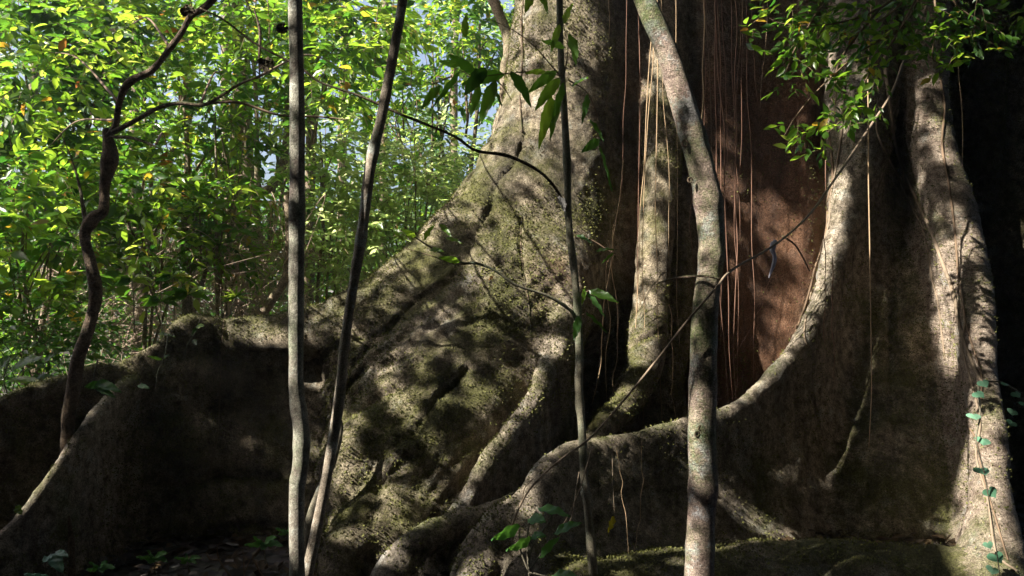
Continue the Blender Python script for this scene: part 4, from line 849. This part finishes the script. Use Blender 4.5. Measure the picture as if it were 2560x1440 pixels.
bush('tree', 'dense small leaved tree high between the leaning trunk and the giant trunk', 'tree', (1080, 13), [(1080, 120, 13, 1.3, 1., .75, 190), (1000, 260, 13.5, 1.1, 1., .5, 120), (1200, 60, 13, .8, .8, .6, 110)], .14, .066, M['leaf'], BG, trunk_r=.06)
bush('tree', 'broad leafy tree filling the top behind the slim trunk', 'tree', (700, 11), [(820, 60, 11, 1.0, .8, .45, 100), (620, 20, 11, .9, .8, .4, 80), (720, 220, 11.5, .6, .6, .3, 36)], .22, .10, M['leaf'], BG, trunk_r=.05)
bush('tree', 'shady dark leaved tree in the upper left corner', 'tree', (60, 10), [(60, 160, 9.5, 1.1, .9, .9, 150), (230, 60, 10, .9, .8, .5, 90), (40, 380, 10, .8, .8, .5, 70)], .24, .11, M['dleaf'], BG, trunk_r=.06)
bush('tree', 'mid green tree behind the crooked tree at upper left', 'tree', (330, 11.5), [(350, 180, 11.5, 1.2, 1., .7, 80), (220, 330, 11.5, 1., .8, .5, 60), (480, 60, 12, 1., .8, .6, 60)], .12, .05, M['leaf'], BG, trunk_r=.07)
bush('shrub', 'dark glossy shrub low at the left just above the rim', 'shrub', (110, 7.6), [(90, 800, 7.6, .65, .5, .35, 110), (40, 870, 7.3, .5, .4, .25, 70)], .09, .042, M['dleaf'], BG, trunk_r=.015)
bush('shrub', 'tiny leaved pale shrub in the gap just left of the slim trunk', 'shrub', (660, 10.5), [(660, 640, 10.5, .5, .5, .4, 60), (680, 500, 10.8, .4, .4, .25, 30)], .10, .045, M['leaf'], BG, trunk_r=.02)
# trunks of the forest behind
TB = 'tree trunks deeper in the forest'
for q, (pts, r, lab) in enumerate((([(475, 900, 12), (470, 500, 12), (472, 100, 12), (478, -200, 12)], .06, 'pale straight trunk far behind the young tree with the pale stem'), ([(598, 900, 11), (600, 620, 11), (590, 400, 11), (600, 150, 11), (580, -200, 11)], .10, 'dark trunk in the shady middle of the forest'),
         ([(640, 900, 13), (632, 600, 13), (612, 380, 13), (605, 100, 13)], .16, 'thickest dark trunk left of the bright gap'), ([(560, 900, 14), (575, 600, 14), (560, 300, 14), (570, -100, 14)], .08, 'thin dark trunk beside the thickest one'), ([(590, 492, 11.5), (640, 488, 11.4), (690, 455, 11.3), (712, 380, 11.3), (725, 240, 11.3), (735, 100, 11.3)], .07, 'curved bare limb swinging up behind the slim trunk'),
         ([(660, 780, 8.3), (690, 735, 8.3), (715, 690, 8.3), (722, 600, 8.3), (718, 480, 8.3)], .05, 'bent woody stem rising behind the rim next to the slim trunk'), ([(768, 900, 12), (775, 500, 12), (780, 200, 12), (770, -100, 12)], .09, 'grey trunk seen just right of the slim trunk'), ([(958, 800, 15), (955, 500, 15), (965, 200, 15), (960, -200, 15)], .08, 'slim trunk behind the fern leaved shrub'),
         ([(1215, -40, 9.5), (1245, 30, 9.4), (1268, 90, 9.3), (1270, 140, 9.2), (1262, 180, 9.2), (1255, 400, 9.2)], .065, 'pale bent trunk joining the giant trunk edge at the top'), ([(60, 900, 14), (70, 500, 14), (90, 100, 14), (80, -200, 14)], .10, 'dim trunk in the left forest'), ([(345, 900, 15), (330, 500, 15), (340, 200, 15), (330, -100, 15)], .10, 'dim trunk behind the crooked tree'), ([(1140, 500, 17), (1135, 200, 17), (1150, -100, 17)], .09, 'far thin trunk right of the bright foliage'), ([(860, 900, 18), (855, 400, 18), (870, -100, 18)], .12, 'far trunk between the leaning trunk and the slim trunk'))):
    P = [at(*p) for p in pts]
    if q not in (4, 5, 8): P[0][2] = gz(P[0][0], P[0][1])-.1
    m2 = MB(); m2.tube(P, (r, r*.75), 10, 8, bump=.18, bscale=5.)
    tag(m2.build('forest_tree', M['bgbark']), lab, 'tree', TB)
# brown tangle of dead vines above the low rim
mb = MB()
for q in range(750):
    px = random.gauss(480, 170); py = random.uniform(560, 900); Y = random.uniform(8.6, 11); a = at(px, py, Y)
    e = a+rng.normal(0, .45, 3); mb.tube([a, (a+e)/2+rng.normal(0, .16, 3), (a+e)/2+rng.normal(0, .2, 3), e], (.006, .003), 3, 5, cap=False)
tag(mb.build('vine_tangle', plain('dead vine', (.38, .28, .22), scale=12)), kind='stuff')
mb = MB()
for q in range(22):
    px = random.uniform(0, 1150); Y = random.uniform(8.5, 14); x = (px-1280)/F_PX*Y; y0 = random.uniform(-200, 300); y1 = y0+random.uniform(200, 700); k = 5
    P = [at(px+random.gauss(0, 14), y0+(y1-y0)*i_/k, Y) for i_ in range(k+1)]; mb.tube(P, (.007, .004), 3, 5, cap=False)
tag(mb.build('hanging_vines', M['twig']), kind='stuff')
# far wood as one mass: leaf sprays in layers, with gaps of sky
GAPS = [(655, 290, 60, 85), (650, 420, 60, 60), (610, 120, 50, 60), (1010, 30, 60, 40), (1120, 210, 100, 75), (1060, 130, 60, 45), (1180, 120, 45, 60), (880, 20, 60, 25), (780, 120, 30, 40), (1180, 250, 35, 35), (1000, 190, 30, 25), (560, 80, 30, 25), (390, 0, 40, 15), (1150, 60, 30, 30)]
def wood(name, n, Y0, Y1, ll, lw, dens, mt, L=.6, nl=9, zlo=.3, zhi=14, xpad=1.3, gapk=1., tilt=.6, seed=0, T=T_FAR):
    Y = rng.uniform(Y0, Y1, n); x = rng.uniform(-.72*xpad*Y, .02*Y+1.2, n); z = rng.uniform(zlo, np.minimum(CAMZ+.42*Y, zhi), n)
    P = np.stack([x, Y, z], -1); keep = fbm(P*np.array((.55, .55, .7)), 3, seed) > dens
    px, py = topx(P)
    for (gx, gy, rx, ry) in GAPS: keep &= ((px-gx)/rx/gapk)**2+((py-gy)/ry/gapk)**2 > 1
    P = P[keep]; mb = MB(); sprays(mb, P, rng.normal(0, 1, (len(P), 3))*np.array((1, 1, .4)), L, nl, ll, lw, tilt, T)
    tag(mb.build(name, mt), kind='stuff')
wood('shaded_foliage', 900, 10.5, 15, .16, .07, .0, M['dleaf'], L=.5, seed=21, gapk=1.2)  # darker leaf colour puts shaded depth into the wood
wood('mid_foliage', 1500, 10.5, 16, .15, .068, -.02, M['leaf'], L=.45, seed=1, gapk=1.25)
wood('far_foliage', 4200, 16, 30, .22, .10, -.22, M['hazyleaf'], L=.8, seed=4, gapk=.9)
wood('far_foliage', 3800, 13, 24, .22, .10, -.25, M['dleaf'], L=.8, seed=9, zhi=4.2, gapk=1.)
# low undergrowth
n = 900; Y = rng.uniform(7.6, 13, n); x = rng.uniform(-.85*Y, -.12*Y-.3, n); z = gz(x, Y)+rng.uniform(.05, .9, n)
mb = MB(); sprays(mb, np.stack([x, Y, z], -1), rng.normal(0, 1, (n, 3)), .3, 7, .11, .05, .6, T_FAR); tag(mb.build('undergrowth', M['dleaf']), kind='stuff')
# unseen ring of forest round the viewer, added to shut out the sky
n = 22000; a = rng.uniform(-math.pi*1.12, math.pi*.12, n); r = rng.uniform(9, 17, n)
P = np.stack([r*np.cos(a)*1.15, r*np.sin(a)*1.0, rng.uniform(0, 13, n)], -1); P = P[~((P[:, 1] > -2) & (np.abs(P[:, 0]) < .8*P[:, 1]+3) & (P[:, 1] > 0))]
mb = MB(); k = len(P); put_leaves(mb, P, rng.normal(0, 1, (k, 3)), rng.normal(0, 1, (k, 3)), rng.uniform(.6, 1.2, k), rng.uniform(.35, .6, k), rng.random(k), T_FAR)
RING = (mb, P)

# ============================================================ added canopy out of view, gaps cut where sun patches should fall
allV = [GV]; allF = [GF]; own = [np.zeros(len(GF), int)]; off = len(GV); names = ['giant']
fgopen = {}
for V, Fq, nm in fg_targets:
    if not isinstance(nm, str): fgopen[len(names)] = nm
    allV.append(V); allF.append(Fq+off); own.append(np.full(len(Fq), len(names))); names.append(nm); off += len(V)
fgid = {}
AV = np.vstack(allV); AF = np.vstack(allF); AO = np.concatenate(own)
bv2 = BVHTree.FromPolygons([tuple(v) for v in AV.tolist()], AF.tolist())
LIT = [ (1000, 680, 110, 40, -38, .6), (850, 745, 80, 20, -25, .6), (1640, 1072, 120, 18, -7, .97), (1480, 1100, 90, 18, -4, .9), (1400, 1140, 40, 30, 20, .7),(110, 1205, 30, 110, 38, 1), (1580, 1000, 60, 60, -30, 1), (1340, 990, 28, 60, 20, .8), (1262, 1095, 26, 66, 38, .7), (1180, 1210, 22, 70, 36, .5), (1640, 1080, 110, 16, -5, .75), (1480, 1105, 90, 14, 0, .6), (1100, 1000, 60, 20, 30, .6), (1160, 1150, 20, 60, -25, .6), (1120, 800, 70, 22, 35, .7), (1080, 900, 16, 50, -30, .8), (1180, 850, 14, 50, -30, .9), (1300, 880, 16, 60, -20, .8),(1190, 980, 190, 330, 25, .17), (1260, 800, 120, 200, 0, .22), (960, 1200, 130, 190, 0, .15), (930, 760, 190, 50, -28, .32), (1365, 400, 85, 330, 0, .85), (1370, 700, 80, 170, 0, .9), (1310, 640, 70, 120, 0, .7), (2425, 760, 80, 190, 8, 1), (2460, 1080, 70, 250, 4, 1), (2445, 1340, 80, 120, 0, 1), (1625, 760, 60, 300, 0, .8), (110, 1205, 20, 90, 38, .9), (640, 840, 130, 30, 4, .45), (2370, 400, 80, 160, 0, .22), (330, 890, 90, 16, -20, .4), (60, 970, 90, 20, -20, .5), (1500, 1110, 120, 20, 0, .5), (1340, 1240, 40, 110, 20, .45), (560, 1150, 260, 160, 0, .05), (1240, 1120, 30, 110, 35, .55),
  # sun patches on the giant tree: column, row, half width, half height, turn (degrees), openness
 (1350, 100, 150, 150, 0, .85), (1300, 300, 110, 120, 0, .9), (1420, 250, 60, 160, 0, .7), (1215, 430, 95, 60, -40, .9), (1130, 540, 80, 50, -40, .8), (1060, 610, 45, 22, -35, .8), (1250, 560, 60, 70, 0, .7), (1215, 640, 30, 90, 25, 1), (1270, 660, 60, 60, 0, .8),
 (1330, 560, 60, 60, 0, .6), (1400, 480, 60, 80, 0, .8), (1395, 640, 45, 120, 0, 1), (1350, 720, 50, 110, 0, 1), (1300, 780, 50, 60, 20, .8), (1385, 860, 45, 55, 20, 1), (1360, 930, 22, 60, 15, .9), (1310, 1030, 14, 60, 35, .5), (1230, 720, 30, 50, -30, .9), (1210, 790, 16, 50, -25, .5),
 (920, 880, 22, 40, -40, 1), (955, 945, 40, 18, 30, .9), (1000, 1000, 52, 18, 25, 1), (1052, 880, 10, 34, -10, .8), (1065, 930, 22, 12, 0, .7), (1120, 880, 14, 30, 0, .5), (1170, 950, 14, 75, -15, .9), (1235, 1000, 18, 40, -35, .5), (1032, 1055, 20, 28, 30, .9), (1245, 1080, 16, 40, -30, .8), (1085, 1110, 16, 34, -20, .6),
 (872, 1070, 42, 40, 0, .9), (862, 1160, 30, 70, 10, 1), (905, 1200, 46, 24, 20, .9), (940, 1150, 14, 20, 0, .6), (950, 1250, 40, 50, 30, .9), (1010, 1290, 60, 34, 10, .9), (1060, 1240, 30, 26, 0, .7), (850, 1330, 30, 30, 0, .7), (960, 1380, 30, 30, 0, .9), (815, 1400, 16, 30, 0, .6), (1110, 1200, 14, 30, -20, .6), (830, 1290, 16, 20, 0, .6),
 (650, 850, 75, 26, 5, .95), (690, 880, 30, 16, 0, .8), (610, 800, 90, 12, 0, .6), (460, 805, 40, 20, 0, .9), (420, 840, 14, 30, 0, .5), (880, 735, 70, 22, -30, .3), (820, 760, 60, 20, -20, .4), (360, 880, 40, 12, -20, .4), (40, 990, 60, 14, -20, .6), (790, 950, 20, 26, 0, .3), (790, 1080, 18, 60, 0, .4),
 (130, 1180, 16, 60, 38, .9), (200, 1080, 12, 40, 30, .5), (60, 1265, 12, 40, 40, .6), (20, 1215, 50, 22, 0, .9), (20, 1260, 40, 14, 10, .8), (30, 1165, 22, 14, 0, .5),
 (1610, 880, 46, 130, 8, 1), (1640, 640, 40, 150, 0, .85), (1650, 440, 36, 80, 0, .6), (1570, 980, 60, 30, -30, 1), (1520, 1040, 40, 22, -40, .9), (1650, 200, 30, 90, 0, .25), (1600, 1020, 14, 60, 0, .8),
 (2095, 480, 26, 60, 8, .8), (2078, 590, 30, 60, 5, 1), (2050, 720, 30, 70, 12, 1), (2010, 830, 34, 50, 30, 1), (1960, 915, 50, 36, 40, 1), (1890, 985, 60, 30, 35, 1), (1810, 1035, 60, 22, 12, 1), (1700, 1062, 60, 16, 8, .5), (1600, 1090, 70, 12, 5, .5), (1450, 1110, 60, 14, 0, .45), (1380, 1160, 26, 40, 30, .45), (1300, 1260, 40, 30, 40, .35), (1335, 1280, 18, 50, 10, .6), (1308, 1390, 18, 60, 0, .6), (1130, 1320, 90, 18, 25, .35), (1000, 1400, 40, 24, 40, .3),
 (2085, 330, 50, 70, 0, .12), (1900, 760, 140, 270, 0, .65), (1840, 560, 60, 300, 0, .4), (1510, 800, 30, 100, 0, .2), (2110, 180, 60, 60, 0, .15),
 (2420, 720, 90, 90, 0, 1), (2400, 640, 70, 40, 0, .7), (2450, 550, 50, 40, 0, .55), (2440, 860, 60, 90, 0, 1), (2455, 1000, 50, 80, 0, 1), (2465, 1130, 45, 80, 0, 1), (2475, 1230, 45, 50, 0, .8), (2465, 1350, 60, 70, 0, .95), (2470, 1440, 80, 50, 0, .9), (2370, 420, 60, 80, 0, .15), (2330, 250, 40, 60, 0, .12), (2360, 560, 40, 40, 0, .3)]
LA = np.array(LIT)
def openness(P, P2=None):
    px, py = topx(P); px = px[:, None]; py = py[:, None]
    th = np.radians(LA[:, 4]); dx = px-LA[:, 0]; dy = py-LA[:, 1]
    u = (dx*np.cos(th)+dy*np.sin(th))/LA[:, 2]; v = (-dx*np.sin(th)+dy*np.cos(th))/LA[:, 3]
    rr = np.sqrt(u*u+v*v); return (LA[:, 5]*np.clip((1.12-rr)/.24, 0, 1)).max(1)
def sunshine(P):
    """how open the canopy should be above each point P: 0 closed, 1 open"""
    out = np.ones(len(P)); H = np.zeros((len(P), 3)); kind = np.zeros(len(P), int)-1
    dv = Vector(tuple(-SUN))
    for i, p in enumerate(P.tolist()):
        h = bv2.ray_cast(Vector(p), dv, 40)
        if h[0] is not None: H[i] = h[0]; kind[i] = AO[h[2]]
    m = kind == 0
    if m.any(): out[m] = openness(H[m])
    m = kind > 0
    if m.any():
        px, py = topx(H[m]); o = np.full(m.sum(), .5); kk = kind[m]
        nzv = fbm(H[m]*np.array((3, 3, 3.)), 2, 77)
        o = np.where(px > 1560, np.clip(.75+1.1*nzv, 0, 1), o)                     # pale mossy trunk
        o = np.where((px < 780) & (px > 700) & (H[m][:, 1] < 4.07), np.clip(.6+.8*nzv, 0, 1), o)  # slim trunk
        o = np.where((px >= 780) & (px < 1380), np.clip(.7+.8*nzv, 0, 1), o)
        o = np.where((px >= 1380) & (px < 1530), np.clip(.35+.8*nzv, 0, 1), o)
        o = np.where(px < 330, np.clip(.15+.6*nzv, 0, 1), o)
        for kq, ov in fgopen.items(): o[kk == kq] = ov
        o = np.where(py < -40, 0., o)
        out[m] = o
    return out, kind, H
def off_frame(P, mg=1.12):
    return (P[:, 1] < .3) | (np.abs(P[:, 0])/np.maximum(P[:, 1], .01) > .643*mg) | ((P[:, 2]-CAMZ)/np.maximum(P[:, 1], .01) > .3616*mg)
UU = unit(np.cross(SUN, (0, 0, 1.))); VV = np.cross(UU, SUN)
def shade(n, s0, s1, ll, lo=(-5, 2.6, -.2), hi=(6.8, 9.2, 5.6), pw=14.):
    """leaves over the tree: start points inside the tree's box, pushed up towards the sun"""
    C8 = np.array([(x, y, z) for x in (lo[0], hi[0]) for y in (lo[1], hi[1]) for z in (lo[2], hi[2])])
    u = C8@UU; v = C8@VV
    P = rng.uniform(u.min(), u.max(), n)[:, None]*UU+rng.uniform(v.min(), v.max(), n)[:, None]*VV
    P = P+SUN*(rng.uniform(s0, s1, n))[:, None]
    op, kind, H = sunshine(P)
    lenleaf = ll*rng.uniform(.7, 1.25, n)
    A = rng.normal(0, 1, (n, 3)); A -= (A@SUN)[:, None]*SUN; A = unit(A); Nn = SUN+rng.normal(0, .35, (n, 3))
    # test the far end of the leaf too
    op2, k2, _ = sunshine(P+A*lenleaf[:, None]*.8); op3, k3, _ = sunshine(P+A*lenleaf[:, None]*.4)
    gx = P-SUN*(P[:, 2]/SUN[2])[:, None]
    keep = ((kind >= 0) | ((gx[:, 1] < 6.8) & (gx[:, 0] > -4))) & off_frame(P)
    op = np.where(kind < 0, 0, op)
    o = np.maximum(np.maximum(op, op2*(k2 >= 0)), op3*(k3 >= 0))
    keep &= rng.random(n) < np.where(o < .02, 1., np.clip(-np.log(np.clip(o, .004, .999))/pw, 0, 1))*(o < .95)
    return P[keep], A[keep], Nn[keep], lenleaf[keep]
ct = empty('added_shade_tree', (-9, -4, 0), 'unseen tree added outside the left of the view, its crown shaped to shade the roots', 'tree')  # added out of view; leaves placed to cast the shade and dapples
mb = MB()
P, A, Nn, ll_ = shade(130000, 7.5, 9.5, .2)
put_leaves(mb, P, A, Nn, ll_, ll_*.5, rng.random(len(P)), T_FAR)
P, A, Nn, ll_ = shade(70000, 6.8, 8, .10, lo=(-1.8, 4.6, 0), hi=(1.3, 7.5, 3.5), pw=14.)
put_leaves(mb, P, A, Nn, ll_, ll_*.5, rng.random(len(P)), T_FAR)
P, A, Nn, ll_ = shade(65000, 7.2, 9, .11, lo=(.4, 4.2, 0), hi=(3.4, 6.8, 3.2), pw=14.)
put_leaves(mb, P, A, Nn, ll_, ll_*.5, rng.random(len(P)), T_FAR)
mb.build('leaves', M['cleaf'] if 'cleaf' in M else M['dleaf'], ct)
m2 = MB(); m2.tube([(-9, -4, -.2), (-8.9, -3.6, 3), (-8.2, -2.6, 6), (-6.8, -1.2, 8), (-5.6, .4, 8.6)], (.4, .05), 14, 8, bump=.15, bscale=2.)
m2.build('trunk', M['bgbark'], ct)
# unseen forest roof and ring, added to block sky light
mb, P = RING
n = 24000; x = rng.uniform(-20, 16, n); y = rng.uniform(-16, 26, n); z = rng.uniform(11, 14.5, n); C = np.stack([x, y, z], -1)
C = C[~((y > 9) & (x < 1.5))]
k = len(C); put_leaves(mb, C, rng.normal(0, 1, (k, 3))*np.array((1, 1, .2)), np.array((0, 0, 1.))+rng.normal(0, .4, (k, 3)), rng.uniform(.7, 1.4, k), rng.uniform(.4, .7, k), rng.random(k), T_FAR)
# open it towards the sun: rebuild from leaves whose shadow may fall
V = np.vstack(mb.V).reshape(-1, 6, 3); cen = V.mean(1); op, kind, H = sunshine(cen); kmax = kind.copy()
for j_ in (0, 3, 1, 5): kmax = np.maximum(kmax, sunshine(V[:, j_])[1])
bgh = cen-SUN*((cen[:, 2]-2.5)/SUN[2])[:, None]          # where its shadow falls at 2.5 m height
on_bg = (kind < 0) & (bgh[:, 1] > 6.5) & (bgh[:, 0] < 3) & (bgh[:, 0] > -16)
keep = ~((kmax >= 0)) & ~(on_bg & (rng.random(len(cen)) < .94)) & off_frame(cen, 1.25)
V = V[keep]; n = len(V); f = T_FAR[1][0]
mb2 = MB(); mb2.add(V.reshape(-1, 3), (f[None]+(np.arange(n)*6)[:, None, None]).reshape(-1, 4), rnd=np.repeat(rng.random(n), 2))
tag(mb2.build('sky_blocking_forest', M['cleaf'] if 'cleaf' in M else M['dleaf']), kind='stuff')

# moss and small bark tufts on the giant tree, nobody could count them
fc = GV[GF].mean(1); e1 = GV[GF[:, 2]]-GV[GF[:, 0]]; e2 = GV[GF[:, 3]]-GV[GF[:, 1]]; fn = np.cross(e1, e2); ar = np.linalg.norm(fn, axis=1)+1e-12; fn = fn/ar[:, None]
fpx, fpy = topx(fc); facing = (fn*(np.array(CAM)-fc)).sum(1) > 0
mossy_ = np.clip(.35+1.6*fbm(fc*1.7, 3, 91)+.5*np.clip(fn[:, 2], -.3, 1)+.4*(fbm(fc*6, 2, 95)), 0, 1)
mossy_ *= np.where((fpx > 1480) & (fpx < 2050) & (fc[:, 1] > 7.6), .15, 1)*np.where(np.isin(GP[GF[:, 0]], (5, 7)), .3, 1)
wgt = ar*facing*mossy_*(fpx > -150)*(fpx < 2700)*(fpy > -60)*(fpy < 1500)
n = 95000; ii = rng.choice(len(fc), n, p=wgt/wgt.sum())
P = fc[ii]+(rng.random((n, 1))-.5)*e1[ii]+(rng.random((n, 1))-.5)*e2[ii]+fn[ii]*.001
A = fn[ii]*.7+rng.normal(0, .6, (n, 3)); 
mb = MB(); T_TUFT = (np.array([(0, 0, 0), (.5, .5, .05), (1, 0, 0), (.5, -.5, .05)]), [np.array([(0, 3, 2, 1)])])
put_leaves(mb, P, A, rng.normal(0, 1, (n, 3)), rng.uniform(.012, .026, n), rng.uniform(.007, .014, n), np.clip(.5+.5*fbm(P*3, 2, 99)+rng.normal(0, .2, n), 0, 1), T_TUFT)
tag(mb.build('moss', leafmat('moss', [(0, (.10, .085, .05)), (.5, (.15, .16, .045)), (1, (.24, .24, .08))], [(0, (.05, .05, .02)), (1, (.16, .2, .04))], tw=.2, spec=.2, rough=.8), smooth=False), kind='stuff')


# damp sunlit air: one closed box of even haze
hb = bpy.data.meshes.new('haze'); a_, b_ = (-60, -30, -3), (40, 60, 24)
vs_ = [(x, y, z) for x in (a_[0], b_[0]) for y in (a_[1], b_[1]) for z in (a_[2], b_[2])]
hb.from_pydata(vs_, [], [(0, 1, 3, 2), (4, 6, 7, 5), (0, 4, 5, 1), (2, 3, 7, 6), (0, 2, 6, 4), (1, 5, 7, 3)])
hm = bpy.data.materials.new('haze'); hm.use_nodes = True; hm.node_tree.nodes.clear()
ho = hm.node_tree.nodes.new('ShaderNodeOutputMaterial'); hv_ = hm.node_tree.nodes.new('ShaderNodeVolumePrincipled')
hv_.inputs['Density'].default_value = .002; hv_.inputs['Color'].default_value = (.9, .95, 1, 1); hv_.inputs['Anisotropy'].default_value = .3
hm.node_tree.links.new(hv_.outputs[0], ho.inputs['Volume']); hb.materials.append(hm)
hz = bpy.data.objects.new('haze', hb); col.objects.link(hz); tag(hz, kind='stuff')
# ============================================================ camera, sun, sky
cam = bpy.data.cameras.new('camera'); cam.lens = 28; cam.sensor_width = 36; cam.clip_end = 400
co = bpy.data.objects.new('camera', cam); col.objects.link(co); co.location = (0, 0, CAMZ); co.rotation_euler = (R(90), 0, 0); sc.camera = co
sun = bpy.data.lights.new('sun', 'SUN'); sun.energy = 5; sun.angle = R(.45); sun.color = (1, .93, .82)
so = bpy.data.objects.new('sun', sun); col.objects.link(so); so.rotation_euler = Vector(SUN).to_track_quat('Z', 'Y').to_euler(); so.location = (-10, -3, 12)
w = bpy.data.worlds.new('World'); sc.world = w; w.use_nodes = True; nt = w.node_tree; nt.nodes.clear()
sky = nt.nodes.new('ShaderNodeTexSky'); sky.sky_type = 'NISHITA'; sky.sun_disc = False; sky.dust_density = 5.0; sky.air_density = .8
sky.sun_elevation = math.asin(SUN[2]); sky.sun_rotation = math.atan2(SUN[0], SUN[1])
bg = nt.nodes.new('ShaderNodeBackground'); bg.inputs[1].default_value = SKY
ow = nt.nodes.new('ShaderNodeOutputWorld'); nt.links.new(sky.outputs[0], bg.inputs[0]); nt.links.new(bg.outputs[0], ow.inputs[0])
vs = sc.view_settings; vs.view_transform = 'Standard'; vs.look = 'None'; vs.gamma = 1; vs.exposure = EXPO
sc.cycles.max_bounces = 6; sc.cycles.transparent_max_bounces = 4
